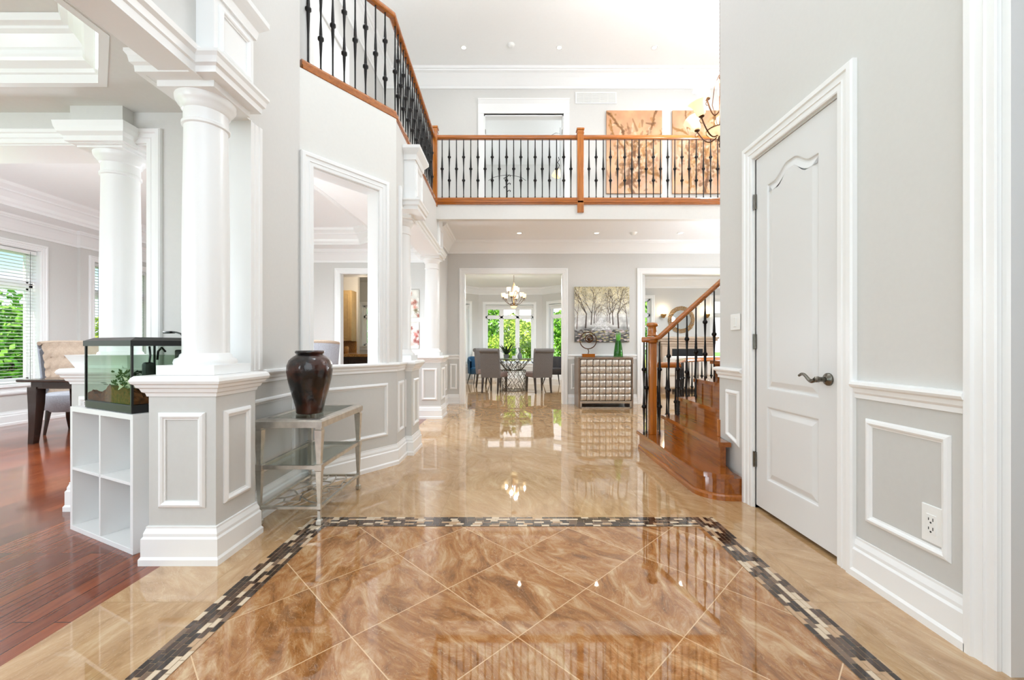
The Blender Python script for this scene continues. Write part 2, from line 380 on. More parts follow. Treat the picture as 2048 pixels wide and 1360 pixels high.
def wall_mb(mb, p0, p1, thick, z0, z1, holes=(), side=1, mi=0):
    """wall slab; front face on p0-p1, thickness to the given side"""
    L = (Vector(p1)-Vector(p0)).length; o, e1, e2, n = wbasis(p0, p1, side)
    xs = sorted({0, L, *[h[0] for h in holes], *[h[1] for h in holes]}); zs = sorted({z0, z1, *[h[2] for h in holes], *[h[3] for h in holes]})
    for i in range(len(xs)-1):
        run = None
        for j in range(len(zs)-1):
            cx, cz = (xs[i]+xs[i+1])/2, (zs[j]+zs[j+1])/2
            solid = not any(h[0] < cx < h[1] and h[2] < cz < h[3] for h in holes)
            if solid:
                vs = [o+e1*x+e2*z+n*t for x in (xs[i], xs[i+1]) for t in (0, thick) for z in (zs[j], zs[j+1])]
                mb.add(vs, [(0,1,3,2),(4,6,7,5),(0,4,5,1),(2,3,7,6),(0,2,6,4),(1,5,7,3)], mi)
def panel_frame(mb, p0, p1, side, s0, s1, z0, z1, zs=None):
    b = wbasis(p0, p1, side)
    path = [(s0, z0), (s1, z0), (s1, z1), (s0, z1)] if zs is None else [(s0, zs[0]), (s1, zs[1]), (s1, z1), (s0, z1)]
    mb.sweep(path, PANEL, b, closed=True)
def casing(mb, p0, p1, side, s0, s1, ztop, w=.1, zbot=0, t=.026, closed=False):
    """architrave round an opening between s0 and s1 (inner edges)"""
    b = wbasis(p0, p1, side)
    if closed: mb.sweep([(s0, zbot), (s0, ztop), (s1, ztop), (s1, zbot)], casing_prof(w, t), b, closed=True)
    else: mb.sweep([(s0, zbot), (s0, ztop), (s1, ztop), (s1, zbot)], casing_prof(w, t), b)
ntrim = [0]
def trim(mb, mat_=None):
    ntrim[0] += 1; return struct('trim_%d' % ntrim[0], mb, mat_ or M['trim'])

ZC = 6.25      # upper ceiling
ZF = 3.28      # second floor
ZL = 3.07      # lower ceiling
YF = 7.86      # far wall
# ================================================================== floors
mb = MB()
def quad(mb, x0, x1, y0, y1, mi): mb.add([(x0,y0,0),(x1,y0,0),(x1,y1,0),(x0,y1,0)], [(0,1,2,3)], mi)
FX, FY = 1.28, 2.66
mb.box(-1.76, 5.8, -1.3, 7.86, -.1, -.004)
quad(mb, -1.76, -FX, -1.3, FY, 0); quad(mb, FX, 3.5, -1.3, FY, 0); quad(mb, -1.76, 5.8, FY, 3.0, 0)
quad(mb, -1.62, 5.8, 3.0, 3.15, 0)
mb.add([(-1.62,3.15,0),(5.8,3.15,0),(5.8,3.95,0),(-1.15,3.95,0)], [(0,1,2,3)], 0)
quad(mb, -1.30, 5.8, 3.95, 7.86, 0); quad(mb, -3.3, 8.5, 7.86, 14.2, 0)
quad(mb, -6.0, -3.3, 7.86, 12.2, 0)
quad(mb, -FX, FX, -1.3, FY, 1)
fl = mb.build('floor', [M['tile'], M['field']]); fl['kind'] = 'structure'
mb = MB(); mb.box(-7.2, -1.76, -1.3, 3.0, -.1, 0); mb.box(-7.2, -1.64, 3.0, 3.15, -.1, 0)
mb.prism([(-7.2,3.15),(-1.62,3.15),(-1.15,3.95),(-1.30,3.95),(-1.30,7.86),(-7.2,7.86)], -.1, 0)
struct('floor', mb, M['planks'])
# mosaic border, real tesserae with their own colours
def mosaic():
    rnd = random.Random(3); vs = []; fs = []; cols = []
    W_ = .135; rows = 6; rh = W_/rows; g = .0012
    pal = [(58,38,28)]*5+[(84,60,46)]*3+[(120,94,74)]*2+[(222,200,172)]*3+[(196,160,124)]*2+[(40,26,20)]*3
    def run(fn, L):
        for r in range(rows):
            s = -rnd.random()*.05
            while s < L:
                l = rnd.choice((.045, .055, .06)); a, b_ = max(s, 0)+g, min(s+l, L)-g
                if b_-a > .005:
                    q = [fn(a, r*rh+g), fn(b_, r*rh+g), fn(b_, (r+1)*rh-g), fn(a, (r+1)*rh-g)]
                    n = len(vs); vs.extend([(x, y, .0022) for x, y in q]); fs.append((n, n+1, n+2, n+3)); cols.append(lin(rnd.choice(pal)))
                s += l
    def grout(q):
        n = len(vs); vs.extend([(x, y, .0012) for x, y in q]); fs.append((n, n+1, n+2, n+3)); cols.append(lin((186, 160, 130)))
    L = FY+1.3
    for sx in (-1, 1):
        grout([(sx*FX, -1.3), (sx*(FX-W_), -1.3), (sx*(FX-W_), FY), (sx*FX, FY)]); run(lambda s, w: (sx*(FX-w), -1.3+s), L)
    x0 = FX-W_
    grout([(-x0, FY), (x0, FY), (x0, FY-W_), (-x0, FY-W_)]); run(lambda s, w: (-x0+s, FY-w), 2*x0)
    me = bpy.data.meshes.new('mosaic_border'); me.from_pydata(vs, [], fs); me.materials.append(M['mosaic'])
    ca = me.color_attributes.new('Col', 'FLOAT_COLOR', 'CORNER')
    arr = np.ones((len(me.loops), 4), np.float32); i = 0
    for f, c in zip(fs, cols):
        arr[i:i+4, :3] = c; i += 4
    ca.data.foreach_set('color', arr.ravel()); fix_normals(me)
    for p in me.polygons:
        pass
    o = bpy.data.objects.new('floor', me); sc.collection.objects.link(o); o['kind'] = 'structure'
    if me.polygons[0].normal.z < 0: me.flip_normals()
mosaic()

# ================================================================== walls, right
mb = MB(); wall_mb(mb, (1.65, -1.3), (1.65, 3.304), .15, 0, ZC, [(1.5, 2.70, 0, 2.47), (1.3+2.104, 1.3+2.826, 0, 2.366)], -1)
struct('wall_right', mb, M['wall'])
mb = MB(); wall_mb(mb, (1.80, 3.304), (5.6, 3.304), .15, 0, ZC, (), -1); struct('wall_stair', mb, M['wall'])
mb = MB(); wall_mb(mb, (5.6, 3.15), (5.6, 7.86), .15, 0, ZC, (), -1); struct('wall_east', mb, M['wall'])
mb = MB(); wall_mb(mb, (-7.2, -1.3), (5.6, -1.3), .15, 0, ZC, (), -1); struct('wall_front', mb, M['wall'])
# wainscot paint fields + panels on the right wall
def yb(y): return y+1.3
R0, R1 = (1.65, -1.3), (1.65, 3.304)
mb = MB()
for a, b_ in ((1.49, 1.99), (2.95, 3.304)): mb.box(1.646, 1.652, a, b_, .1, .87)
struct('wall_wainscot_right', mb, M['wain'])
mb = MB()
panel_frame(mb, R0, R1, 1, yb(1.573), yb(1.915), .30, .745)
panel_frame(mb, R0, R1, 1, yb(3.03), yb(3.185), 0, .75, zs=(.385, .43))
trim(mb)
mb = MB()
mb.sweep([(1.65, 1.49), (1.65, 1.99)], RAIL, sign=1)
mb.sweep([(1.65, 2.95), (1.65, 3.304), (1.85, 3.304)], RAIL, sign=1)
trim(mb)
mb = MB()
mb.sweep([(1.65, 1.49), (1.65, 1.995)], BASE, sign=1); struct('baseboard_right', mb, M['trim'])
# cased opening nearest the camera on the right
mb = MB()
casing(mb, R0, R1, 1, 1.5, 2.70, 2.47, w=.1, t=.03)
mb.box(1.652, 1.83, 1.375, 1.401, 0, 2.47); mb.box(1.652, 1.83, .2, .2255, 0, 2.47); mb.box(1.652, 1.83, .2, 1.4, 2.445, 2.471)
trim(mb)
# room beyond that opening
mb = MB(); mb.box(3.4, 3.5, -1.3, 3.15, 0, 2.8); struct('wall_study', mb, M['wall'])
mb = MB(); mb.box(1.8, 3.5, -1.3, 3.15, 2.7, 2.8); struct('ceiling', mb, M['ceil'])

# ---- closet door
door = bpy.data.objects.new('door_1', None); sc.collection.objects.link(door); door.location = (1.65, 2.465, 0); door['kind'] = 'structure'
def arch_panel_door():
    b = (Vector((1.657, 2.104, 0)), Vector((0, 1, 0)), Z, Vector((-1, 0, 0)))
    w = .722; m = MB(); m.box(1.672, 1.70, 2.106, 2.824, .022, 2.364)
    def pts(x0, x1, z0, z1, arch):
        P = [(x0, z0), (x1, z0)]
        if not arch: return P+[(x1, z1), (x0, z1)]
        n = 24
        for i in range(n+1):
            t = i/n; x = x1+(x0-x1)*t; q = min(max((.5-abs(t-.5)-.14)/.30, 0), 1); P.append((x, z1+arch*q*q*(3-2*q)))
        return P
    prof = [(0, .0), (.006, -.001), (.010, -.008), (.018, -.010), (.026, -.009), (.052, -.002), (.056, -.0015)]
    outs = []
    for (z0, z1, arch) in ((.222, .708, 0), (.818, 2.155, .07)):
        P = pts(.118, w-.14, z0, z1, arch); P = [(w-x, z) for x, z in P][::-1]
        m.sweep_open(P, prof, b)
        outs.append(P)
        Q = pts(.118+.056, w-.14-.056, z0+.056, z1-.056, arch); Q = [(w-x, z) for x, z in Q]
        m.add([b[0]+b[1]*x+b[2]*z-b[3]*.0015 for x, z in Q], [tuple(range(len(Q)))])
    bm = bmesh.new(); es = []
    for loop in [[(.002, .022), (w-.002, .022), (w-.002, 2.364), (.002, 2.364)]]+outs:
        vv = [bm.verts.new((x, z, 0)) for x, z in loop]; es += [bm.edges.new((vv[i], vv[(i+1) % len(vv)])) for i in range(len(vv))]
    bmesh.ops.triangle_fill(bm, edges=es, use_beauty=True); bm.verts.index_update()
    m.add([b[0]+b[1]*v.co.x+b[2]*v.co.y for v in bm.verts], [[v.index for v in f.verts] for f in bm.faces]); bm.free()
    m.box(1.657, 1.673, 2.1055, 2.107, .022, 2.364); m.box(1.657, 1.673, 2.823, 2.8245, .022, 2.364)
    return m
arch_panel_door().build('door_panel', M['door'], door, world=True)
mb = MB(); casing(mb, R0, R1, 1, yb(2.104)-.012, yb(2.826)+.012, 2.378, w=.105, t=.03)
mb.box(1.652, 1.74, 2.086, 2.104, 0, 2.378); mb.box(1.652, 1.74, 2.826, 2.844, 0, 2.378); mb.box(1.652, 1.74, 2.09, 2.84, 2.368, 2.384)
mb.build('door_frame', M['trim'], door, world=True)
for z in (2.08, 1.13, .33):
    h = MB(); h.box(1.644, 1.664, 2.815, 2.838, z-.05, z+.05); h.lathe([(.007, -.052), (.007, .052)], (1.645, 2.828, z), 8); h.build('hinge', M['nickel'], door, world=True)
hd = MB(); mt = Matrix.Translation((1.657, 2.175, .925)) @ Matrix.Rotation(-PI/2, 4, 'Y')
hd.lathe([(.034, 0), (.034, .006), (.03, .012), (.018, .016), (.013, .02), (.013, .05), (.016, .055), (.016, .068), (.0, .07)], mat=mt, seg=24)
pts = []
for i in range(16):
    t = i/15; pts.append((1.657-.062, 2.175+.012+.125*t, .925-.002+.014*math.sin(2*PI*t*1.0+PI)*1.0+.012*t))
hd.tube(pts, [.012-.005*i/15 for i in range(16)], 8)
ho = hd.build('door_handle', M['nickel'], door, world=True)
mb = MB(); mb.box(1.651, 1.66, 2.099, 2.106, .88, .97); mb.build('latch_plate', M['bronze'], door, world=True)

# ---- outlet and switch
def plate(name, y, z, w, h, label, cat):
    t = thing(name, label, cat, (1.648, y, z)); m = MB(); m.bbox(-.007, 0, -w/2, w/2, -h/2, h/2, .003); m.build('cover_plate', M['plate'], t); return t
o1 = plate('electrical_outlet', 1.626, .40, .08, .148, 'white double electrical outlet on the wainscot beside the closet door', 'outlet')
m = MB(); m.bbox(-.0095, -.006, -.019, .019, -.038, .038, .001); m.build('socket_face', M['plate'], o1)
m = MB()
for zz in (.018, -.018):
    m.box(-.0102, -.009, -.010, -.007, zz-.004, zz+.008); m.box(-.0102, -.009, .007, .010, zz-.004, zz+.006)
    m.add([(-.0101, .004*math.cos(a), zz-.011+.004*math.sin(a)) for a in [k*PI/4 for k in range(8)]], [tuple(range(8))])
m.build('slots', M['slot'], o1)
o2 = plate('light_switch', 3.065, 1.277, .13, .118, 'white rocker light switch beside the closet door casing', 'light switch')
m = MB(); m.bbox(-.012, -.006, -.018, .018, -.034, .034, .002); m.build('rocker', M['plate'], o2)

# ================================================================== walls, left of the foyer
A = (-1.62, 3.15); B = (-1.09, 3.87)
mb = MB()
wall_mb(mb, (-1.62, 2.54), (-1.62, 3.15), .15, 0, ZC, (), 1)
mb.box(-1.77, -1.62, 2.40, 2.54, 0, .9)
mb.box(-1.77, -1.606, -1.3, 2.54, 2.483, ZC)
mb.prism([(-1.62, 3.15), (-1.77, 3.15), (-2.6, 3.15), (-2.6, 3.27), (-1.60, 3.27), (-1.70, 3.2)], ZF, ZC)
struct('wall_left', mb, M['wall'])
LAB = (Vector(B)-Vector(A)).length
mb = MB()
wall_mb(mb, A, B, .15, 0, ZF-.06, [(.10, .70, .93, 2.49)], 1)
struct('wall_angled', mb, M['wallwhite'])
mb = MB()
mb.prism([(-1.09,3.87),(-1.09,4.05),(-1.26,4.05),(-1.26,3.94),(-1.21,3.95)], 0, ZL)
mb.prism([(-1.09,3.87),(-1.14,6.30),(-1.40,6.30),(-1.35,3.95),(-1.21,3.95)], 2.483, ZF-.06)
mb.box(-1.40, -1.24, 6.75, 7.86, 0, ZL); mb.box(-1.40, -1.24, 6.3, 6.75, 2.483, ZL)
struct('wall_left_beam', mb, M['wall'])
# wainscot paint fields on the left
def field(mb, p0, p1, side, s0, s1, z0=.1, z1=.87, t=.004):
    o, e1, e2, n = wbasis(p0, p1, side); vs = [o+e1*s+e2*z+n*q for s in (s0, s1) for q in (-.002, t) for z in (z0, z1)]
    mb.add(vs, [(0,1,3,2),(4,6,7,5),(0,4,5,1),(2,3,7,6),(0,2,6,4),(1,5,7,3)])
mb = MB(); field(mb, (-1.62, 2.45), A, -1, 0, .70); field(mb, A, B, -1, 0, LAB); field(mb, B, (-1.09, 4.17), -1, 0, .3)
field(mb, (-1.24, 6.7), (-1.24, 7.86), -1, 0, 1.16)
struct('wall_wainscot_left', mb, M['wain'])
mb = MB(); panel_frame(mb, (-1.62, 2.45), A, -1, .08, .60, .30, .745); panel_frame(mb, A, B, -1, .11, .78, .30, .745)
panel_frame(mb, B, (-1.09, 4.17), -1, .06, .22, .30, .745); panel_frame(mb, (-1.24, 6.7), (-1.24, 7.86), -1, .15, 1.0, .30, .745); trim(mb)
mb = MB(); mb.sweep([(-1.62, 2.66), A, B, (-1.09, 4.16)], [(d*1.0, z+.012) for d, z in RAIL], sign=-1)
mb.sweep([(-1.24, 6.7), (-1.24, 7.86), (-1.02, 7.86)], RAIL, sign=-1); trim(mb)
mb = MB(); mb.sweep([(-1.62, 2.45), A, B, (-1.09, 4.16)], BASE, sign=-1)
mb.sweep([(-1.24, 6.7), (-1.24, 7.86), (-1.02, 7.86)], BASE, sign=-1); struct('baseboard_left', mb, M['trim'])
# casing of the angled opening with reveal boards
mb = MB(); casing(mb, A, B, -1, .10, .70, 2.49, w=.1, zbot=.93, t=.03)
o, e1, e2, n = wbasis(A, B, 1)
def board(s0, s1, z0, z1, t0=-.001, t1=.152):
    vs = [o+e1*s+e2*z+n*q for s in (s0, s1) for q in (t0, t1) for z in (z0, z1)]
    mb.add(vs, [(0,1,3,2),(4,6,7,5),(0,4,5,1),(2,3,7,6),(0,2,6,4),(1,5,7,3)])
board(.099, .108, .93, 2.49); board(.692, .701, .93, 2.49); board(.10, .70, 2.482, 2.492); board(.10, .70, .925, .94, -.01, .16)
trim(mb)
# pilaster casings next to the columns
mb = MB()
mb.sweep([(2.54, .95), (2.54, 2.48)], casing_prof(.11, .024), (Vector((-1.62, 0, 0)), Vector((0, 1, 0)), Z, Vector((1, 0, 0))), sign=-1)
mb.box(-1.772, -1.60, 2.532, 2.542, .95, 2.483); mb.box(-1.79, -1.60, 2.40, 2.66, .90, .95)
mb.sweep([(4.03, .95), (4.03, 2.63)], casing_prof(.08, .024), (Vector((-1.09, 0, 0)), Vector((0, 1, 0)), Z, Vector((1, 0, 0))), sign=1)
mb.sweep([(6.76, .95), (6.76, 2.48)], casing_prof(.11, .024), (Vector((-1.24, 0, 0)), Vector((0, 1, 0)), Z, Vector((1, 0, 0))), sign=-1)
mb.box(-1.40, -1.22, 6.74, 6.752, .95, 2.483)
trim(mb)
# beam soffit lining and cornice along the beams
BC = [(0,-.01),(.0,-.02),(.02,-.02),(.022,.02),(.03,.028),(.034,.06),(.05,.075),(.055,.10),(0,.10)]
mb = MB()
mb.sweep([(-1.606, -1.3), (-1.606, 2.12)], [(d, z+2.483) for d, z in BC], sign=-1)
mb.box(-1.772, -1.604, -1.3, 2.54, 2.477, 2.484)
mb.sweep([(-1.097, 4.3), (-1.137, 6.28)], [(d, z+2.483) for d, z in BC], sign=-1)
mb.prism([(-1.095,4.05),(-1.135,6.3),(-1.40,6.3),(-1.35,4.05)], 2.477, 2.4845)
trim(mb)

# ================================================================== columns on pedestals
def rect(x0, x1, y0, y1): return [(x0,y0),(x1,y0),(x1,y1),(x0,y1)]
def column(x0, x1, y0, y1, cx, cy, r, label, panels=True):
    t = thing('column', label, 'column', ((x0+x1)/2, (y0+y1)/2, 0), group='round columns on panelled pedestals')
    R = rect(x0, x1, y0, y1)
    m = MB(); m.prism(R, 0, .9); m.build('pedestal', M['wain'], t, world=True)
    m = MB(); m.sweep(R, BASE, closed=True, sign=-1); m.build('base_moulding', M['trim'], t, world=True)
    m = MB(); m.sweep(R, [(0,.845),(.006,.845),(.01,.862),(.02,.868),(.026,.885),(.036,.892),(.04,.905),(.05,.912),(.055,.925),(.05,.94),(.04,.95),(0,.95)], closed=True, sign=-1)
    m.prism(rect(x0-.001, x1+.001, y0-.001, y1+.001), .90, .949); m.build('pedestal_cap', M['trim'], t, world=True)
    m = MB(); w, d = x1-x0, y1-y0
    panel_frame(m, (x0, y0), (x1, y0), -1, .07, w-.07, .30, .745); panel_frame(m, (x1, y0), (x1, y1), -1, .07, d-.07, .30, .745)
    m.build('panel_moulding', M['trim'], t, world=True)
    m = MB(); s = r*1.38; m.box(cx-s, cx+s, cy-s, cy+s, .95, 1.0); m.build('plinth', M['trim'], t, world=True)
    m = MB(); m.lathe([(0, 1.0), (r*1.32, 1.0), (r*1.35, 1.012), (r*1.3, 1.03), (r*1.12, 1.04), (r*1.08, 1.055), (r*1.0, 1.062),
        (r, 1.07), (r, 1.7), (r*.93, 2.27), (r*.93, 2.285), (r*1.02, 2.29), (r*1.03, 2.305), (r*.95, 2.312), (r*.95, 2.37), (r*1.05, 2.378), (r*1.08, 2.39), (r*1.2, 2.405), (r*1.28, 2.42), (r*1.3, 2.44), (0, 2.44)], (cx, cy, 0), 40)
    m.build('shaft', M['trim'], t, world=True, ang=50)
    m = MB(); s = r*1.36; m.box(cx-s, cx+s, cy-s, cy+s, 2.44, 2.484); m.build('abacus', M['trim'], t, world=True)
    return t
def pier(x0, x1, y0, y1, ztop=3.05, cap=True):
    R = rect(x0, x1, y0, y1); m = MB(); m.prism(R, 2.488, ztop)
    m.sweep(R, [(0,2.470),(.03,2.470),(.032,2.50),(.045,2.51),(.05,2.54),(.06,2.555),(.06,2.57),(.02,2.575),(0,2.58)], closed=True, sign=-1)
    m.prism(rect(x0-.028, x1+.028, y0-.028, y1+.028), 2.472, 2.49)
    if cap: m.sweep(R, [(0,ztop-.13),(.012,ztop-.13),(.02,ztop-.08),(.045,ztop-.05),(.06,ztop-.03),(.06,ztop),(0,ztop)], closed=True, sign=-1)
    panel_frame(m, (x1, y0), (x1, y1), -1, .05, (y1-y0)-.05, 2.63, ztop-.18)
    trim(m)
column(-1.845, -1.505, 2.10, 2.42, -1.69, 2.285, .108, 'white round column on the nearest panelled pedestal, beside the metal console table')
pier(-1.86, -1.515, 2.10, 2.42, 3.02)
column(-1.36, -1.025, 4.19, 4.52, -1.205, 4.46, .105, 'white round column half hidden behind the angled wall opening')
pier(-1.33, -.985, 4.17, 4.50, 3.10)
column(-1.43, -1.095, 6.27, 6.68, -1.265, 6.45, .105, 'white round column farthest down the hall, under the balcony end')
pier(-1.44, -1.12, 6.25, 6.6, ZL, cap=False)
# column in the cross wall, with a tall plinth
c4 = column(-2.96, -2.60, 2.78, 3.08, -2.785, 2.945, .112, 'white round column rising behind the aquarium')
m = MB(); m.add([(-2.99,2.76,1.04),(-2.57,2.76,1.04),(-2.57,3.10,1.04),(-2.99,3.10,1.04),(-2.955,2.80,.95),(-2.605,2.80,.95),(-2.605,3.06,.95),(-2.955,3.06,.95)],
    [(0,1,2,3),(4,5,6,7),(0,1,5,4),(1,2,6,5),(2,3,7,6),(3,0,4,7)]); m.build('flared_block', M['trim'], c4, world=True)

# ================================================================== front left room and the cross wall with opening
Z1 = 2.70
mb = MB()
wall_mb(mb, (-7.2, 2.84), (-1.70, 2.84), .28, 0, 3.2, [(.9, 4.70, 0, 2.482)], 1)
struct('wall_cross', mb, M['wall'])
mb = MB(); casing(mb, (-7.2, 2.84), (-1.70, 2.84), -1, .9, 4.70, 2.482, w=.1, t=.028)
mb.box(-6.3, -2.5, 2.84, 3.12, 2.474, 2.483); mb.box(-2.508, -2.499, 2.838, 3.122, 0, 2.48); trim(mb)
mb = MB(); mb.box(-2.95, -2.60, 2.76, 2.86, 2.57, Z1+.02); struct('wall_pier_block', mb, M['wall'])
mb = MB()
mb.sweep([(-2.95, 2.86), (-2.95, 2.76), (-2.60, 2.76), (-2.60, 2.86)], [(0,2.46),(.0,2.455),(.02,2.46),(.024,2.49),(.045,2.51),(.055,2.54),(.06,2.575),(0,2.58)], sign=-1)
mb.box(-2.949, -2.601, 2.761, 3.12, 2.452, 2.50)
trim(mb)
# octagonal tray ceiling
mb = MB()
oc = [(-2.12,-.5),(-2.12,2.12),(-2.52,2.517),(-6.2,2.517),(-6.6,2.12),(-6.6,-.5),(-6.2,-.9),(-2.52,-.9)]
def ring_ceiling(mb, outer, inner, z):
    """flat ceiling with a polygonal hole, split in strips by fan from matching sides"""
    bm = bmesh.new(); ov = [bm.verts.new((x, y, z)) for x, y in outer]; iv = [bm.verts.new((x, y, z)) for x, y in inner]
    es = [bm.edges.new((ov[i], ov[(i+1) % len(ov)])) for i in range(len(ov))]+[bm.edges.new((iv[i], iv[(i+1) % len(iv)])) for i in range(len(iv))]
    bmesh.ops.triangle_fill(bm, edges=es, use_beauty=True); bm.verts.index_update()
    mb.add([tuple(v.co) for v in bm.verts], [[v.index for v in f.verts] for f in bm.faces]); bm.free()
ring_ceiling(mb, [(-7.2,-1.3),(-1.7,-1.3),(-1.7,2.85),(-7.2,2.85)], oc, Z1)
mb.prism([(x, y) for x, y in oc], Z1+.30, Z1+.32)
mb.box(-7.2, -1.77, -1.3, 2.85, Z1+.34, Z1+.36)
struct('ceiling', mb, M['ceilgrey'])
mb = MB(); mb.sweep(oc, [(-.012,-.004),(-.012,.05),(0,.05),(.01,.06),(.02,.075),(.05,.10),(.06,.115),(.06,.13),(.04,.135),(.04,.16),(.05,.17),(.09,.22),(.11,.235),(.11,.25),(.14,.262),(.15,.30),(-.05,.31),(-.05,.02),(.0,.0)][:0] or
    [(0,0),(0,.05),(.012,.055),(.02,.075),(.055,.10),(.065,.115),(.065,.135),(.05,.14),(.05,.165),(.06,.175),(.10,.225),(.12,.24),(.12,.255),(.15,.265),(.16,.301),(-.04,.301),(-.04,0)],
    (Vector((0,0,Z1-.003)), Vector((1,0,0)), Vector((0,1,0)), Z), closed=True, sign=1)
trim(mb)

# ================================================================== living/dining room at the left with bay windows
mb = MB(); WX = -7.0
wall_mb(mb, (WX, 2.9), (WX, 6.66), .2, 0, 3.3, [(1.2, 3.24, .56, 2.5)], 1)
wall_mb(mb, (WX+.05, 6.66), (WX+.05, 8.6), .2, 0, 3.3, [(.22, 1.7, .56, 2.5)], 1)
struct('wall_bay', mb, M['wall'])
mb = MB()
inner = [(-6.45,3.7),(-2.3,3.7),(-2.2,6.95),(-2.72,7.35),(-6.45,7.35)]
ring_ceiling(mb, [(-7.1,3.1),(-1.7,3.1),(-1.2,3.9),(-1.3,7.9),(-7.1,7.9)], inner, 2.90)
mb.prism(inner, 3.16, 3.18)
struct('ceiling', mb, M['ceil'])
mb = MB()
mb.sweep(inner, [(0,2.896),(0,2.93),(.02,2.95),(.03,2.99),(.08,3.05),(.10,3.06),(.10,3.08),(.15,3.12),(.16,3.165),(-.05,3.165),(-.05,2.896)], closed=True, sign=1)
mb.sweep([(WX+.0, 3.12), (WX+.0, 6.66), (WX+.05, 6.66), (WX+.05, 7.86), (-1.4, 7.86)], [(d, z+2.90) for d, z in CROWN], sign=-1)
trim(mb)
mb = MB(); mb.sweep([(WX, 3.12), (WX, 6.66), (WX+.05, 6.66), (WX+.05, 7.86), (-3.38, 7.86)], BASE, sign=-1); struct('baseboard_bay', mb, M['trim'])
mb = MB(); mb.sweep([(WX, 3.12), (WX, 4.1-.1)], RAIL, sign=-1); mb.sweep([(WX, 6.24), (WX, 6.66), (WX+.05, 6.66), (WX+.05, 6.78)], RAIL, sign=-1)
mb.sweep([(WX, 3.12), (WX, 6.66)], [(0,.42),(.02,.42),(.03,.44),(.03,.46),(0,.47)], sign=-1); trim(mb)

# ------------------------------------------------------------------ windows
nwin = [0]
def window(p0, p1, side, s0, s1, z0, z1, cols, transom=None, depth=.16, cas=.09, sill=True):
    """window in the wall p0-p1, glass planes set back from the room face (side = room side)"""
    nwin[0] += 1; b = wbasis(p0, p1, side); o, e1, e2, n = b; mid = o+e1*(s0+s1)/2
    w = bpy.data.objects.new('window_%d' % nwin[0], None); sc.collection.objects.link(w); w.location = (mid.x, mid.y, 0); w['kind'] = 'structure'
    def bx(m, a0, a1, c0, c1, t0, t1):
        vs = [o+e1*a+e2*c+n*t for a in (a0, a1) for t in (t0, t1) for c in (c0, c1)]
        m.add(vs, [(0,1,3,2),(4,6,7,5),(0,4,5,1),(2,3,7,6),(0,2,6,4),(1,5,7,3)])
    m = MB(); m.sweep([(s0, z0), (s0, z1), (s1, z1), (s1, z0)], casing_prof(cas, .025), b, closed=not sill)
    m.build('window_casing', M['trim'], w, world=True)
    m = MB(); f = .05; d0, d1 = -depth, -depth+.05
    for (a0, a1, c0, c1) in ((s0, s0+f, z0, z1), (s1-f, s1, z0, z1), (s0, s1, z0, z0+f), (s0, s1, z1-f, z1)): bx(m, a0, a1, c0, c1, d0, d1)
    # reveal boards
    bx(m, s0-.004, s0+.008, z0, z1, d1, 0); bx(m, s1-.008, s1+.004, z0, z1, d1, 0); bx(m, s0, s1, z1-.008, z1+.004, d1, 0); bx(m, s0, s1, z0-.004, z0+.008, d1, 0)
    W_ = (s1-s0)/cols
    for k in range(1, cols): bx(m, s0+k*W_-.045, s0+k*W_+.045, z0, z1, d0, d1)
    if transom: bx(m, s0, s1, transom-.035, transom+.035, d0, d1)
    for k in range(cols):
        a, c = s0+k*W_+(.05 if k == 0 else .045), s0+(k+1)*W_-(.05 if k == cols-1 else .045)
        for (q0, q1) in ([(z0+f, transom-.035), (transom+.035, z1-f)] if transom else [(z0+f, z1-f)]):
            for (a0, a1, c0, c1) in ((a, a+.028, q0, q1), (c-.028, c, q0, q1), (a, c, q0, q0+.03), (a, c, q1-.03, q1)): bx(m, a0, a1, c0, c1, d0-.006, d1-.012)
    m.build('window_frame', M['trim'], w, world=True)
    m = MB(); bx(m, s0+.02, s1-.02, z0+.02, z1-.02, d0+.016, d0+.022); m.build('window_glass', M['pane'], w, world=True)
    if sill:
        m = MB(); bx(m, s0-.11, s1+.11, z0-.03, z0+.004, -.02, .05); bx(m, s0-.09, s1+.09, z0-.11, z0-.03, 0, .018); m.build('window_sill', M['trim'], w, world=True)
    return w
def blind(p0, p1, side, s0, s1, z0, z1, label, tilt=.10, off=-.06, group=None):
    b = wbasis(p0, p1, side); o, e1, e2, n = b; t = thing('venetian_blind', label, 'blind', tuple(o+e1*(s0+s1)/2+Z*z1), group=group)
    m = MB(); z = z1-.08
    while z > z0+.04:
        c = off; hw = .024
        vs = [o+e1*s+e2*(z+tilt*hw*q+dz)+n*(c+hw*q) for s in (s0, s1) for q in (-1, 1) for dz in (0, .003)]
        m.add(vs, [(0,1,3,2),(4,6,7,5),(0,4,5,1),(2,3,7,6),(0,2,6,4),(1,5,7,3)]); z -= .047
    m.build('slats', M['blind'], t, world=True)
    for nm, q0, q1 in (('head_rail', z1-.055, z1-.005), ('bottom_rail', z0+.012, z0+.035)):
        m = MB()
        vs = [o+e1*s+e2*zz+n*(off+q) for s in (s0, s1) for q in (-.026, .026) for zz in (q0, q1)]
        m.add(vs, [(0,1,3,2),(4,6,7,5),(0,4,5,1),(2,3,7,6),(0,2,6,4),(1,5,7,3)])
        m.build(nm, M['blind'], t, world=True)
    m = MB(); nsl = max(2, int((s1-s0)/.45))
    for k in range(nsl+1):
        s = s0+.08+(s1-s0-.16)*k/nsl; m.tube([tuple(o+e1*s+e2*z0+n*(off+.026)+Z*.02), tuple(o+e1*s+e2*z1+n*(off+.026)-Z*.02)], .0022, 4)
    m.build('ladder_cord', M['slot'], t, world=True)
    return t
window((WX, 2.9), (WX, 6.66), -1, 1.2, 3.24, .56, 2.5, 2, 1.98)
window((WX+.05, 6.66), (WX+.05, 8.6), -1, .22, 1.7, .56, 2.5, 2, 1.98)
G = 'blinds in the bay windows'
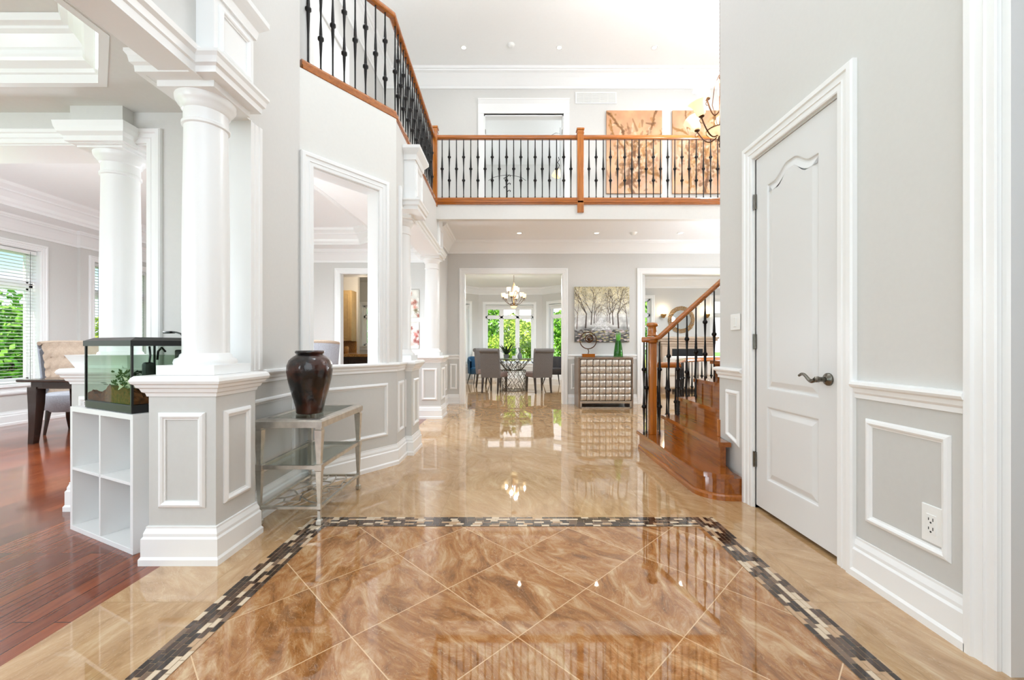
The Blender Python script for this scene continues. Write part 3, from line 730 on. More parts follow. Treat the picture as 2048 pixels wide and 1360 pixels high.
blind((WX, 2.9), (WX, 6.66), -1, 1.22, 3.22, .57, 2.49, 'white venetian blind half open on the window beside the tufted chair', group=G)
blind((WX+.05, 6.66), (WX+.05, 8.6), -1, .24, 1.68, .57, 2.49, 'white venetian blind on the window behind the column above the aquarium', group=G)

# ================================================================== far wall
D0, D1 = (-7.2, YF), (8.5, YF)
def sx(x): return x+7.2
mb = MB(); wall_mb(mb, D0, D1, .14, 0, ZL+.2, [(sx(-3.28), sx(-2.35), 0, 2.475), (sx(-.92), sx(.939), 0, 2.475), (sx(2.446), sx(4.9), 0, 2.475)], 1)
struct('wall_far', mb, M['wall'])
mb = MB(); field(mb, D0, D1, -1, sx(1.04), sx(2.35)); field(mb, D0, D1, -1, sx(-1.24), sx(-1.02)); struct('wall_wainscot_far', mb, M['wain'])
mb = MB()
for a, b_ in ((-3.28, -2.35), (-.92, .939), (2.446, 4.9)):
    casing(mb, D0, D1, -1, sx(a), sx(b_), 2.475, w=.1, t=.026)
    mb.box(a-.005, a+.008, YF, YF+.14, 0, 2.475); mb.box(b_-.008, b_+.005, YF, YF+.14, 0, 2.475); mb.box(a, b_, YF, YF+.14, 2.467, 2.48)
trim(mb)
mb = MB(); panel_frame(mb, D0, D1, -1, sx(1.12), sx(2.27), .30, .745); panel_frame(mb, D0, D1, -1, sx(-1.18), sx(-1.08), .30, .745)
mb.sweep([(1.04, YF), (2.345, YF)], RAIL, sign=-1); trim(mb)
mb = MB(); mb.sweep([(1.04, YF), (2.345, YF)], BASE, sign=-1); mb.sweep([(-2.25, YF), (-1.4, YF)], BASE, sign=-1); struct('baseboard_far', mb, M['trim'])
mb = MB(); mb.sweep([(-1.24, 6.62), (-1.24, YF), (5.6, YF)], [(d, z+ZL) for d, z in CROWN], sign=-1); trim(mb)
# slab of the second floor, balcony front
M['ceilunder'] = mat('lightened_ceiling_paint', (242, 243, 245), .7, bump=(30, .01, .02))  # grey ceiling paint made whiter here, missing light put into the colour
mb = MB(); mb.box(-1.20, 5.6, 6.25, 7.86, ZL, ZF-.02); struct('ceiling', mb, M['ceilunder'])
mb = MB(); mb.box(-2.6, 5.6, 6.25, 7.86, ZF-.02, ZF); mb.prism([(-2.6,3.2),(-1.75,3.2),(-1.22,3.95),(-1.22,6.25),(-2.6,6.25)], ZF-.08, ZF); struct('floor', mb, M['carpet'])
mb = MB(); mb.box(-1.14, 5.6, 6.16, 6.26, 2.985, ZF-.03); struct('wall_balcony_front', mb, M['wallwhite'])

# ================================================================== upper storey
mb = MB(); U0, U1 = (-2.62, YF), (5.75, YF)
wall_mb(mb, U0, U1, .14, ZF, ZC, [(-.55+2.62, .958+2.62, ZF, 5.48)], 1); struct('wall_upper_far', mb, M['wall'])
mb = MB(); wall_mb(mb, (-2.47, 3.15), (-2.47, YF), .14, ZF, ZC, [(2.1, 2.95, ZF, 5.4)], 1); struct('wall_upper_left', mb, M['wall'])
mb = MB(); casing(mb, (-2.47, 3.15), (-2.47, YF), -1, 2.1, 2.95, 5.4, w=.1, zbot=ZF, t=.026); mb.box(-2.55, -2.49, 5.25, 6.1, ZF, 5.4)
mb.sweep([(-2.47, 3.3), (-2.47, YF), (5.6, YF)], [(d*1.4, z*1.28+ZC) for d, z in CROWN], sign=-1); trim(mb)
mb = MB(); mb.box(-7.2, 5.75, -1.3, 8.0, ZC, ZC+.1); struct('ceiling', mb, M['ceil'])
# headed casing of the upper doorway
mb = MB(); a, b_ = -.55, .958
mb.box(a-.11, a, YF-.025, YF+.01, ZF, 5.50); mb.box(b_, b_+.11, YF-.025, YF+.01, ZF, 5.50)
mb.sweep([(a-.11, 0), (b_+.11, 0)], [(5.50,0),(5.50,.03),(5.515,.034),(5.52,.026),(5.68,.026),(5.70,.04),(5.73,.06),(5.745,.075),(5.76,.075),(5.76,0)],
    (Vector((0, YF, 0)), Vector((1,0,0)), Z, Vector((0,-1,0))), sign=1)
mb.box(a-.002, a+.02, YF, YF+.14, ZF, 5.48); mb.box(b_-.02, b_+.002, YF, YF+.14, ZF, 5.48); mb.box(a, b_, YF, YF+.14, 5.46, 5.50); trim(mb)
# upper bedroom
mb = MB(); mb.box(-3, 4, 11.2, 11.3, ZF, 6.1); mb.box(-3.1, -3, 8, 11.3, ZF, 6.1); mb.box(4, 4.1, 8, 11.3, ZF, 6.1); struct('wall_upper_bedroom', mb, M['wall'])
mb = MB(); mb.box(-3, 4, 8, 11.3, 6.0, 6.1); struct('ceiling', mb, M['ceil'])
mb = MB(); mb.box(-3, 4, 8, 11.3, ZF-.05, ZF); struct('floor', mb, M['carpet'])
# hinge leaves on the upper doorway
mb = MB(); mb.box(a+.02, a+.03, YF+.02, YF+.08, 5.15, 5.22); mb.box(b_-.03, b_-.02, YF+.02, YF+.08, 5.15, 5.22); trim(mb, M['nickel'])
# return air vent
v = thing('air_vent', 'white return air grille high on the wall above the balcony', 'vent', (1.57, YF-.003, 5.80)); m = MB()
m.sweep([(-.39, -.11), (.39, -.11), (.39, .11), (-.39, .11)], [(0,0),(0,.012),(.02,.012),(.025,.004),(.025,0)], (Vector((0,0,0)), Vector((1,0,0)), Z, Vector((0,-1,0))), closed=True)
m.build('vent_frame', M['plate'], v); m = MB(); m.box(-.38, .38, -.002, .002, -.1, .1, 1)
for k in range(13): m.box(-.37, .37, -.01, -.003, -.096+k*.015, -.088+k*.015)
for k in range(1, 5): m.box(-.38+k*.152-.004, -.38+k*.152+.004, -.012, -.002, -.1, .1)
m.build('louvres', [M['plate'], M['wain']], v)

# ------------------------------------------------------------------ recessed lights and detectors
def downlight(x, y, z, label, group, power=60, spot=True):
    t = thing('recessed_light', label, 'ceiling light', (x, y, z), group=group)
    m = MB(); m.lathe([(.036, -.001), (.036, -.004), (.055, -.006), (.06, -.001)], seg=20); m.build('trim_ring', M['plate'], t)
    m = MB(); m.lathe([(0, -.002), (.036, -.002)], seg=20); m.build('lens', M['bulb'], t)
    if spot: light('SPOT', 'downlight_beam', (x, y, z-.03), power, (.95, .97, 1), (0, 0, 0), spot_size=math.radians(150), spot_blend=1, shadow_soft_size=.015)
g1 = 'recessed lights in the upper ceiling'; g2 = 'recessed lights under the balcony'
for x, lab in ((-.85, 'small recessed light in the upper ceiling, leftmost of three'), (.80, 'small recessed light in the upper ceiling, middle of three'), (2.44, 'small recessed light in the upper ceiling, rightmost of three')): downlight(x, 7.15, ZC, lab, g1, 12)
for x, lab in ((.11, 'small recessed light under the balcony, above the dining opening'), (1.457, 'small recessed light under the balcony, above the tree painting'), (2.92, 'small recessed light under the balcony, above the stair side')): downlight(x, 7.23, ZL, lab, g2, 10)
downlight(-3.0, 6.0, 3.16, 'small recessed light seen through the angled wall opening', 'recessed lights over the left room', 60)
def detector(x, y, z, label):
    t = tag_mb(MBl([(0, -.04), (.03, -.04), (.045, -.03), (.055, -.012), (.06, 0)]), 'smoke_detector', M['plate'], (x, y, z), label, 'smoke detector')
def MBl(prof, seg=24):
    m = MB(); m.lathe(prof, seg=seg); return m
def tag_mb(m, name, mat_, loc, label, cat, group=None, rz=0):
    o = m.build(name, mat_); o.location = loc; o.rotation_euler = (0, 0, rz); return tag(o, label, cat, group)
detector(-.03, 7.08, ZC, 'round white smoke detector on the upper ceiling')
detector(2.1, 7.2, ZL, 'round white smoke detector on the ceiling under the balcony')

# ================================================================== balusters
def bal_profile(H, kn):
    P = [(.011, 0), (.011, .025), (.0072, .03)]
    zs = sorted(kn)
    for z in zs: P += [(.0078, z-.19), (.0145, z-.035), (.0145, z-.020), (.025, z-.008), (.025, z+.008), (.0145, z+.020), (.0145, z+.035), (.0078, z+.19)] if len(zs) < 2 else [(.0078, z-.15), (.0138, z-.03), (.014, z-.02), (.025, z-.008), (.025, z+.008), (.014, z+.020), (.0138, z+.03), (.0078, z+.15)]
    P = [p for p in P if p[1] <= H-.02]+[(.0072, H)]
    return sorted(P, key=lambda p: p[1])
_bm = {}
def bal_mesh(H, kind):
    k = (round(H, 3), kind)
    if k not in _bm:
        m = MB(); m.lathe(bal_profile(H, [H*.50] if kind == 0 else [H*.27+.03, H*.70]), seg=8)
        me = bpy.data.meshes.new('baluster'); me.from_pydata(m.v, [], m.f); me.materials.append(M['iron']); me.polygons.foreach_set('use_smooth', m.sm)
        fix_normals(me); me.set_sharp_from_angle(angle=math.radians(50)); _bm[k] = me
    return _bm[k]
def baluster(root, x, y, z, H, kind):
    o = bpy.data.objects.new('baluster', bal_mesh(H, kind)); sc.collection.objects.link(o); o.parent = root; pl = parent_loc(root); o.location = (x-pl.x, y-pl.y, z-pl.z)
HR = [(-.032,0),(-.036,.012),(-.03,.035),(-.018,.052),(0,.058),(.018,.052),(.03,.035),(.036,.012),(.032,0),(.02,-.008),(-.02,-.008)]
SH = [(-.05,0),(-.05,.045),(-.035,.055),(.035,.055),(.04,.045),(.045,.035),(.045,.012),(.06,.0),(.06,-.025),(.05,-.03),(.05,-.05),(-.02,-.05)]
rl = thing('balcony_railing', 'oak and black iron railing along the upper balcony and landing', 'railing', (1.0, 6.15, ZF-.05))
path = [(-1.65, 3.20), (-1.135, 3.90), (-1.185, 6.19), (5.5, 6.19)]
m = MB(); m.sweep(path, [(d, z+ZF-.03) for d, z in SH], sign=-1); m.build('shoe_rail', M['oak'], rl, world=True)
m = MB(); m.sweep(path, [(d, z+4.19) for d, z in HR], sign=-1); m.build('handrail', M['oak'], rl, world=True)
for (x, zb, zt) in ((-1.17, ZF-.11, 4.33), (1.0, 3.08, 4.30)):
    m = MB(); m.bbox(x-.048, x+.048, 6.13, 6.226, zb, zt, .006); m.bbox(x-.058, x+.058, 6.12, 6.236, zt, zt+.03, .008)
    m.box(x-.052, x+.052, 6.126, 6.23, zt-.05, zt-.04); m.build('newel_post', M['oakz'], rl, world=True)
zb, H = ZF+.024, 4.185-ZF-.024
p0, p1 = Vector(path[0]), Vector(path[1])
for k in range(8): q = p0.lerp(p1, .06+.118*k+.02); baluster(rl, q.x, q.y, zb, H, (k+0) % 2)
p0, p1 = Vector(path[1]), Vector(path[2])
for k in range(20): q = p0.lerp(p1, (k+.9)/21.2); baluster(rl, q.x, q.y, zb, H, k % 2)
for k in range(19): baluster(rl, -1.058+(k)*.1068, 6.19, zb, H, k % 2)
for k in range(24): baluster(rl, 1.135+k*.1068, 6.19, zb, H, k % 2)

# ================================================================== staircase
st = thing('staircase', 'oak staircase with curved bottom step and black iron balusters', 'staircase', (1.7, 3.8, 0))
RZ = .19; YN, YO = 3.306, 4.32
xs = [1.36, 1.58, 1.74, 1.915, 2.09]; 
while len(xs) < 16: xs.append(xs[-1]+.225)
def arc(cx, cy, r, a0, a1, n=10, ry=None): return [(cx+r*math.cos(a0+(a1-a0)*i/n), cy+(ry or r)*math.sin(a0+(a1-a0)*i/n)) for i in range(n+1)]
def offs(P, d):
    n = len(P); out = []
    ar = sum(P[i][0]*P[(i+1) % n][1]-P[(i+1) % n][0]*P[i][1] for i in range(n))
    s = 1 if ar > 0 else -1
    for i in range(n):
        a = (Vector(P[i])-Vector(P[i-1])).normalized(); b = (Vector(P[(i+1) % n])-Vector(P[i])).normalized()
        na = Vector((a.y, -a.x))*s; nb = Vector((b.y, -b.x))*s; q = na+nb; q = q/max(q.dot(na), .4) if q.length > 1e-5 else na
        out.append((P[i][0]+q.x*d, P[i][1]+q.y*d))
    return out
P1 = [(1.36, 4.46), (1.36, 3.25)]+arc(1.62, 3.25, .26, PI, 1.5*PI, 12, ry=.30)+[(1.65, 2.95), (1.65, YN), (1.80, YN+.002), (1.80, 4.46)]
P1 = [(1.36,4.46)]+[(1.362,3.14)]+arc(1.56, 3.14, .198, PI, 1.5*PI, 12, ry=.19)[1:]+[(1.647, 2.95), (1.647, 3.306), (1.8, 3.306), (1.8, 4.46)]
P2 = [(1.575, YO), (1.558, 3.115), (1.60, 3.115), (1.60, 3.27), (1.645, 3.306), (1.95, 3.306), (1.95, YO)]
def tread_poly(P, d):
    return offs(P, d)
for k in range(16):
    z1 = RZ*(k+1)
    if k == 0: P = P1
    elif k == 1: P = P2
    else:
        x1 = xs[k+1] if k < 15 else xs[k]+.3
        P = [(xs[k], YO), (xs[k]-.005, YN), (x1+.05, YN), (x1+.05, YO)]
    if k < 2:
        m = MB(); m.prism(P, 0, z1-.035)
        m.build('riser', M['stairoak'], st, world=True)
    else:
        m = MB(); m.prism([P[0], P[1], (P[1][0]+.02, P[1][1]), (P[0][0]+.02, P[0][1])], z1-RZ-.005, z1-.035); m.build('riser', M['stairoak'], st, world=True)
    Q = [(x, min(max(y, YN), 9)) if x > 1.66 else (min(x, 1.648), y) for x, y in tread_poly(P, .026)]
    if k == 0: Q = [(x, y) for x, y in Q]
    m = MB(); m.prism(Q, z1-.035, z1-.004); m.prism(offs(Q, -.004), z1-.004, z1); m.build('tread', M['stairoak'], st, world=True)
m = MB(); Pb = P1[:]; m.sweep(P1[:15], [(0,0),(.016,0),(.016,.03),(.008,.042),(0,.045)], sign=-1)
m.build('shoe_moulding', M['oaky'], st, world=True)
m = MB()
for k in range(1, 16): m.box(xs[k]+.03, (xs[k+1] if k < 15 else xs[k]+.3)+.03, YO-.05, YO-.01, max(0, RZ*(k+1)-.52), RZ*(k+1)-.036)
m.build('stringer', M['stairoak'], st, world=True)
m = MB(); m.bbox(1.632, 1.66, 3.29, 3.318, .38, .515, .004); m.build('corner_post', M['oakz'], st, world=True)
m = MB(); m.bbox(1.44-.036, 1.44+.036, 4.25, 4.322, RZ, 1.17, .006)
m.lathe([(.05,0),(.053,.01),(.045,.02),(.042,.09),(.045,.10),(.056,.105),(.06,.115),(.056,.13),(.045,.14),(0,.145)], (1.44, 4.286, 1.20), 20); m.build('newel_post', M['oakz'], st, world=True)
# handrail with level easing round the newel
hp = [(1.33, 4.27, 1.165), (1.37, 4.25, 1.165), (1.44, 4.25, 1.168), (1.50, 4.25, 1.19)]
for i in range(1, 14): x = 1.50+i*.23; hp.append((x, 4.26, 1.19+(x-1.50)*(.90 if x < 2.2 else .86)))
m = MB(); m.tube(hp, .034, 10, flat=.8); m.lathe([(0,-.03),(.06,-.03),(.066,-.01),(.066,.012),(.05,.03),(0,.032)], (1.43, 4.275, 1.165), 20); m.build('handrail', M['oak'], st, world=True)
def hz(x):
    for a, b in zip(hp, hp[1:]):
        if a[0] <= x <= b[0]: return a[2]+(b[2]-a[2])*(x-a[0])/max(b[0]-a[0], 1e-6)
    return 1.17
for k, (x, y) in enumerate(((1.345, 4.255), (1.385, 4.30), (1.505, 4.255))): baluster(st, x, y, RZ, .955, (k+1) % 2)
x = 1.60; k = 0
while x < 4.2:
    stp = max(i for i in range(16) if xs[i]-.02 <= x); z = RZ*(stp+1); baluster(st, x, 4.26, z, hz(x)-.02-z, (k+1) % 2 if k else 1); x += .0935 if x < 2.2 else .11; k += 1

# ------------------------------------------------------------------ guard rail of the lower stairwell
gd = thing('stairwell_guard', 'low curved oak and iron guard rail behind the staircase', 'railing', (2.6, 6.0, 0))
gp = [(1.72, 4.92), (1.96, 4.92), (2.15, 5.4), (2.38, 6.0), (2.7, 6.55), (3.1, 6.9), (3.6, 7.1), (4.3, 7.15)]
m = MB(); m.sweep(gp, [(d, z+.85) for d, z in HR], sign=1); m.build('handrail', M['oak'], gd, world=True)
m = MB(); m.sweep(gp, [(-.03,0),(-.03,.03),(.03,.03),(.03,0)], sign=1); m.build('shoe_rail', M['oak'], gd, world=True)
d = 0; k = 0
for a, b_ in zip(gp, gp[1:]):
    L = (Vector(b_)-Vector(a)).length
    while d < L:
        q = Vector(a).lerp(Vector(b_), d/L); baluster(gd, q.x, q.y, .03, .815, k % 2); d += .105; k += 1
    d -= L

# ================================================================== rooms beyond the far wall
YD = 14.0
# dining room with a bay
mb = MB()
wall_mb(mb, (-2.6, 8.0), (-2.6, 12.57), .14, 0, 3.2, (), 1)
a1, b1 = (-2.6, 12.57), (-1.17, 14.0); L1 = (Vector(b1)-Vector(a1)).length
wall_mb(mb, a1, b1, .14, 0, 3.2, [(L1-1.5, L1-.36, .51, 2.5)], 1)
wall_mb(mb, (-1.17, 14.0), (.98, 14.0), .14, 0, 3.2, [(.215, 1.885, .51, 2.5)], 1)
a2, b2 = (.98, 14.0), (2.41, 12.57)
wall_mb(mb, a2, b2, .14, 0, 3.2, [(.27, 1.5, .51, 2.5)], 1)
wall_mb(mb, (2.41, 12.57), (2.41, 8.0), .14, 0, 3.2, (), 1)
struct('wall_dining', mb, M['wall'])
window(a1, b1, -1, L1-1.48, L1-.38, .51, 2.5, 1, 2.08)
window((-1.17, 14.0), (.98, 14.0), -1, .235, 1.865, .51, 2.5, 3, 2.08)
window(a2, b2, -1, .29, 1.48, .51, 2.5, 1, 2.08)
room = [(-2.6, 8.0), (-2.6, 12.57), (-1.17, 14.0), (.98, 14.0), (2.41, 12.57), (2.41, 8.0)]
mb = MB(); mb.sweep(room, BASE, sign=-1); struct('baseboard_dining', mb, M['trim'])
mb = MB(); mb.sweep(room, [(d, z+3.05) for d, z in CROWN], sign=-1); trim(mb)
mb = MB(); mb.prism([(x*1.02, y+.1 if y > 9 else y-.1) for x, y in room], 3.05, 3.1); struct('ceiling', mb, M['ceil'])
# roller shades rolled at the window heads
for (p0, p1, s0, s1, lab) in ((a1, b1, L1-1.47, L1-.39, 'rolled white shade at the head of the left bay window'), ((-1.17, 14.0), (.98, 14.0), .25, 1.85, 'rolled white shade at the head of the middle bay window'), (a2, b2, .30, 1.47, 'rolled white shade at the head of the right bay window')):
    b = wbasis(p0, p1, -1); o, e1, e2, n = b; m = MB()
    m.tube([tuple(o+e1*s0+e2*2.45-n*.05), tuple(o+e1*s1+e2*2.45-n*.05)], .032, 10)
    vs = [o+e1*s+e2*zz-n*q for s in (s0, s1) for q in (.075, .078) for zz in (2.33, 2.46)]; m.add(vs, [(0,1,3,2),(4,6,7,5),(0,4,5,1),(2,3,7,6),(0,2,6,4),(1,5,7,3)])
    tag(m.build('roller_shade', M['blind']), lab, 'shade', 'rolled shades in the dining bay')
# family room at the right
mb = MB()
wall_mb(mb, (2.55, 12.0), (8.6, 12.0), .14, 0, 3.2, [(1.02, 1.48, .2, 2.5), (3.22, 4.6, .35, 2.5)], 1)
wall_mb(mb, (8.5, 12.0), (8.5, 8.0), .14, 0, 3.2, (), 1)
struct('wall_family', mb, M['wall'])
window((2.55, 12.0), (8.6, 12.0), -1, 1.04, 1.46, .22, 2.48, 1, 2.0)
window((2.55, 12.0), (8.6, 12.0), -1, 3.24, 4.58, .37, 2.48, 2, 2.0)
mb = MB(); mb.box(2.4, 8.6, 8.0, 12.1, ZL, ZL+.05); struct('ceiling', mb, M['ceilgrey'])
mb = MB(); mb.sweep([(2.555, 8.0), (2.555, 12.0), (8.5, 12.0)], [(d*1.3, z*1.35+ZL) for d, z in CROWN], sign=-1); trim(mb)
mb = MB(); mb.sweep([(2.555, 8.0), (2.555, 12.0), (8.5, 12.0)], BASE, sign=-1); struct('baseboard_family', mb, M['trim'])
# kitchen at the left
mb = MB(); wall_mb(mb, (-6.0, 12.0), (-2.6, 12.0), .14, 0, 3.2, [(1.62, 2.9, 1.08, 2.3)], 1)
mb.box(-6.1, -6.0, 8.0, 12.1, 0, 3.2); struct('wall_kitchen', mb, M['wall'])
window((-6.0, 12.0), (-2.6, 12.0), -1, 1.64, 2.88, 1.10, 2.28, 2, 1.95)
mb = MB(); mb.box(-6.0, -2.6, 8.0, 12.1, 2.95, 3.0); struct('ceiling', mb, M['ceilgrey'])
mb = MB(); mb.box(-4.2, -2.62, 8.9, 9.15, 2.62, 2.95); struct('wall_kitchen_bulkhead', mb, M['ceil'])
# kitchen furniture
def box_part(root, name, mat_, *a, b=.004):
    m = MB(); m.bbox(*a, b); return m.build(name, mat_, root, world=True)
t = thing('wall_cabinet', 'honey coloured wall cabinet in the kitchen behind the doorway', 'cabinet', (-4.5, 10.6, 1.35))
box_part(t, 'carcass', M['cab'], -4.95, -4.06, 10.42, 10.75, 1.22, 2.5)
for x0, x1 in ((-4.94, -4.51), (-4.50, -4.07)):
    d_ = box_part(t, 'cabinet_door', M['cab'], x0, x1, 10.40, 10.42, 1.24, 2.48)
    m = MB(); m.sweep([(x0+.06, 1.30), (x1-.06, 1.30), (x1-.06, 2.42), (x0+.06, 2.42)], [(0,0),(0,.006),(.02,.006),(.03,0)], (Vector((0,10.40,0)), Vector((1,0,0)), Z, Vector((0,-1,0))), closed=True)
    m.build('door_moulding', M['cab'], d_, world=True)
mb = MB(); mb.box(-6.0, -4.17, 10.78, 10.9, 0, 2.95); mb.box(-4.17, -4.03, 10.77, 10.9, 0, 2.95); struct('wall_kitchen_side', mb, M['wallwhite'])
t = thing('base_cabinet', 'kitchen base cabinet with brown granite worktop and backsplash below the wall cabinet', 'cabinet', (-4.6, 10.5, 0))
box_part(t, 'carcass', M['cab'], -5.2, -4.05, 10.2, 10.74, 0, .88); box_part(t, 'worktop', M['granite'], -5.2, -4.02, 10.14, 10.74, .88, .92)
box_part(t, 'backsplash', M['granite'], -5.2, -4.05, 10.72, 10.75, .92, 1.22)
t = thing('kitchen_counter', 'brown granite topped counter under the kitchen window', 'counter', (-3.3, 11.6, 0))
box_part(t, 'carcass', M['cab'], -3.88, -2.77, 11.4, 11.98, 0, .9); box_part(t, 'worktop', M['granite'], -3.88, -2.77, 11.34, 11.98, .9, .95)
t = thing('kitchen_island', 'dark wood kitchen island with a pale edged brown stone top', 'kitchen island', (-3.3, 9.5, 0))
box_part(t, 'cabinet_body', M['darkwood'], -4.0, -2.82, 9.2, 9.9, 0, .86); box_part(t, 'worktop', M['granite'], -4.05, -2.77, 9.14, 9.95, .86, .92)
for x0, x1 in ((-3.96, -3.58), (-3.56, -3.20), (-3.18, -2.84)):
    m = MB(); m.sweep([(x0+.03, .12), (x1-.03, .12), (x1-.03, .8), (x0+.03, .8)], [(0,0),(0,.008),(.03,.008),(.04,0)], (Vector((0,9.2,0)), Vector((1,0,0)), Z, Vector((0,-1,0))), closed=True); m.build('panel', M['darkwood'], t, world=True)
t = thing('canister', 'brown stone canister standing on the kitchen worktop', 'canister', (-4.14, 10.3, .9205)); m = MB(); m.lathe([(.05, 0), (.06, .02), (.06, .14), (.045, .16), (.045, .18), (0, .185)]); m.build('jar', M['granite'], t)
light('POINT', 'kitchen_light', (-3.6, 9.9, 2.5), 40, (1, .86, .68), shadow_soft_size=.1)

# mirror, sconces, fireplace, sofa in the family room
t = thing('round_mirror', 'round wall mirror with a gold petal rim above the mantel', 'mirror', (4.86, 11.98, 1.86))
m = MB(); mt = Matrix.Rotation(PI/2, 4, 'X'); m.lathe([(0, .01), (.27, .012), (.275, 0)], mat=mt, seg=40); m.build('mirror_glass', M['mirror'], t)
m = MB(); rnd = random.Random(5)
for ring, (rr, cnt) in enumerate(((.29, 40), (.33, 46), (.37, 52))):
    for k in range(cnt):
        a = 2*PI*(k+.5*ring)/cnt; c = Vector((rr*math.cos(a), -.015-.012*(ring % 2), rr*math.sin(a)))
        q = Matrix.Translation(c) @ Matrix.Rotation(-a, 4, 'Y') @ Matrix.Rotation(rnd.uniform(-.5, .5), 4, 'Z')
        m.lathe([(0, -.028), (.016, -.012), (.02, 0), (.014, .014), (0, .026)], mat=q @ Matrix.Rotation(PI/2, 4, 'Y'), seg=6, sy=.45)
m.build('petal_rim', M['gold'], t)
for x, lab in ((4.32, 'glowing wall sconce at the left of the gold mirror'), (5.57, 'glowing wall sconce at the right of the gold mirror, behind a baluster')):
    t = thing('wall_sconce', lab, 'wall lamp', (x, 11.98, 2.0), group='sconces either side of the gold mirror')
    m = MB(); m.lathe([(.0, -.10), (.03, -.09), (.075, -.02), (.085, .01), (.082, .012), (.07, -.02)], (0, -.09, 0), 16); m.build('bowl', M['gold'], t)
    m = MB(); m.bbox(-.03, .03, -.02, 0, -.08, .03, .004); m.build('wall_bracket', M['gold'], t)
    m = MB(); m.lathe([(0, -.02), (.03, -.01), (.034, .02), (.02, .04), (0, .045)], (0, -.09, 0), 12); m.build('bulb', M['lampglass'], t)
    light('POINT', 'sconce_light', (x, 11.86, 2.12), 5, (1, .78, .5), shadow_soft_size=.03)
t = thing('fireplace', 'pale stone fireplace with stepped mantel and black firebox', 'fireplace', (4.95, 11.8, 0))
box_part(t, 'surround', M['fawn'], 4.22, 5.66, 11.72, 11.99, 0, 1.10)
m = MB()
for z0, z1, e in ((1.10, 1.16, .02), (1.16, 1.24, .05), (1.24, 1.30, .09), (1.30, 1.36, .12)): m.bbox(4.22-e, 5.66+e, 11.72-e, 11.99, z0, z1, .01)
m.build('mantel', M['fawn'], t, world=True)
box_part(t, 'firebox', M['blackcloth'], 4.50, 5.36, 11.70, 11.74, .12, 1.02)
t = thing('sofa', 'cream sofa in the family room, seen between the stair balusters', 'sofa', (4.35, 10.2, 0))
box_part(t, 'base', M['sofa'], 3.55, 5.1, 9.7, 10.5, .12, .42, b=.04); box_part(t, 'backrest', M['sofa'], 3.55, 5.1, 9.62, 9.86, .4, .86, b=.06)
for x in (3.48, 5.0): box_part(t, 'armrest', M['sofa'], x, x+.2, 9.66, 10.5, .12, .62, b=.06)
for x in (3.72, 4.36): box_part(t, 'seat_cushion', M['sofa'], x, x+.62, 9.88, 10.5, .42, .56, b=.04)
for x in (3.6, 5.05):
    for y in (9.72, 10.42): box_part(t, 'leg', M['darkwood'], x-.02, x+.02, y-.02, y+.02, 0, .12)
# family room hanging lamp, partly behind the staircase
# ================================================================== paintings
def canvas(name, label, cat, loc, w, h, img, depth=.035, group=None):
    ny, nx = img.shape[:2]; xs_ = np.linspace(-w/2, w/2, nx+1); zs_ = np.linspace(h/2, -h/2, ny+1)
    vs = [(x, -depth, z) for z in zs_ for x in xs_]; fs = []
    for j in range(ny):
        for i in range(nx):
            a = j*(nx+1)+i; fs.append((a, a+nx+1, a+nx+2, a+1))
    me = bpy.data.meshes.new(name); n = len(vs)
    vs += [(x, y, z) for x in (-w/2, w/2) for y in (-depth+.0005, 0) for z in (-h/2, h/2)]
    bf = [(0,1,3,2),(4,6,7,5),(0,4,5,1),(2,3,7,6),(0,2,6,4),(1,5,7,3)]; fs += [tuple(n+i for i in f) for f in bf]
    me.from_pydata(vs, [], fs); me.materials.append(M['canvas'])
    ca = me.color_attributes.new('Col', 'FLOAT_COLOR', 'CORNER'); c = np.clip(img, 0, 1).reshape(-1, 3); c = np.where(c <= .04045, c/12.92, ((c+.055)/1.055)**2.4)
    arr = np.ones((len(me.loops), 4), np.float32); arr[:len(c)*4, :3] = np.repeat(c, 4, axis=0); edge = c.mean(axis=0); arr[len(c)*4:, :3] = edge
    ca.data.foreach_set('color', arr.ravel()); me.update()
    o = bpy.data.objects.new(name, me); sc.collection.objects.link(o); o.location = loc; return tag(o, label, cat, group)
def vnoise(ny, nx, f, seed, sy=1.0):
    r = np.random.RandomState(seed); out = np.zeros((ny, nx)); amp = 1; tot = 0
    for o_ in range(4):
        gx, gy = int(f*2**o_)+2, int(f*sy*2**o_)+2; g = r.rand(gy, gx)
        y = np.linspace(0, gy-1.001, ny); x = np.linspace(0, gx-1.001, nx); y0 = y.astype(int); x0 = x.astype(int); ty = (y-y0)[:, None]; tx = (x-x0)[None]
        ty = ty*ty*(3-2*ty); tx = tx*tx*(3-2*tx)
        a = g[np.ix_(y0, x0)]; b = g[np.ix_(y0, x0+1)]; c = g[np.ix_(y0+1, x0)]; d = g[np.ix_(y0+1, x0+1)]
        out += amp*((a*(1-tx)+b*tx)*(1-ty)+(c*(1-tx)+d*tx)*ty); tot += amp; amp *= .55
    return out/tot
def stroke(img, x0, y0, x1, y1, w0, w1, col, al=1.0):
    ny, nx = img.shape[:2]; m = max(w0, w1)+2
    xa, xb = int(max(0, min(x0, x1)-m)), int(min(nx, max(x0, x1)+m+1)); ya, yb_ = int(max(0, min(y0, y1)-m)), int(min(ny, max(y0, y1)+m+1))
    if xa >= xb or ya >= yb_: return
    Y, X = np.mgrid[ya:yb_, xa:xb]; dx, dy = x1-x0, y1-y0; L = max(dx*dx+dy*dy, 1e-6)
    t = np.clip(((X-x0)*dx+(Y-y0)*dy)/L, 0, 1); d = np.hypot(X-(x0+t*dx), Y-(y0+t*dy)); w = w0+(w1-w0)*t
    a = np.clip(w-d+.5, 0, 1)[..., None]*al; img[ya:yb_, xa:xb] = img[ya:yb_, xa:xb]*(1-a)+np.array(col)*a
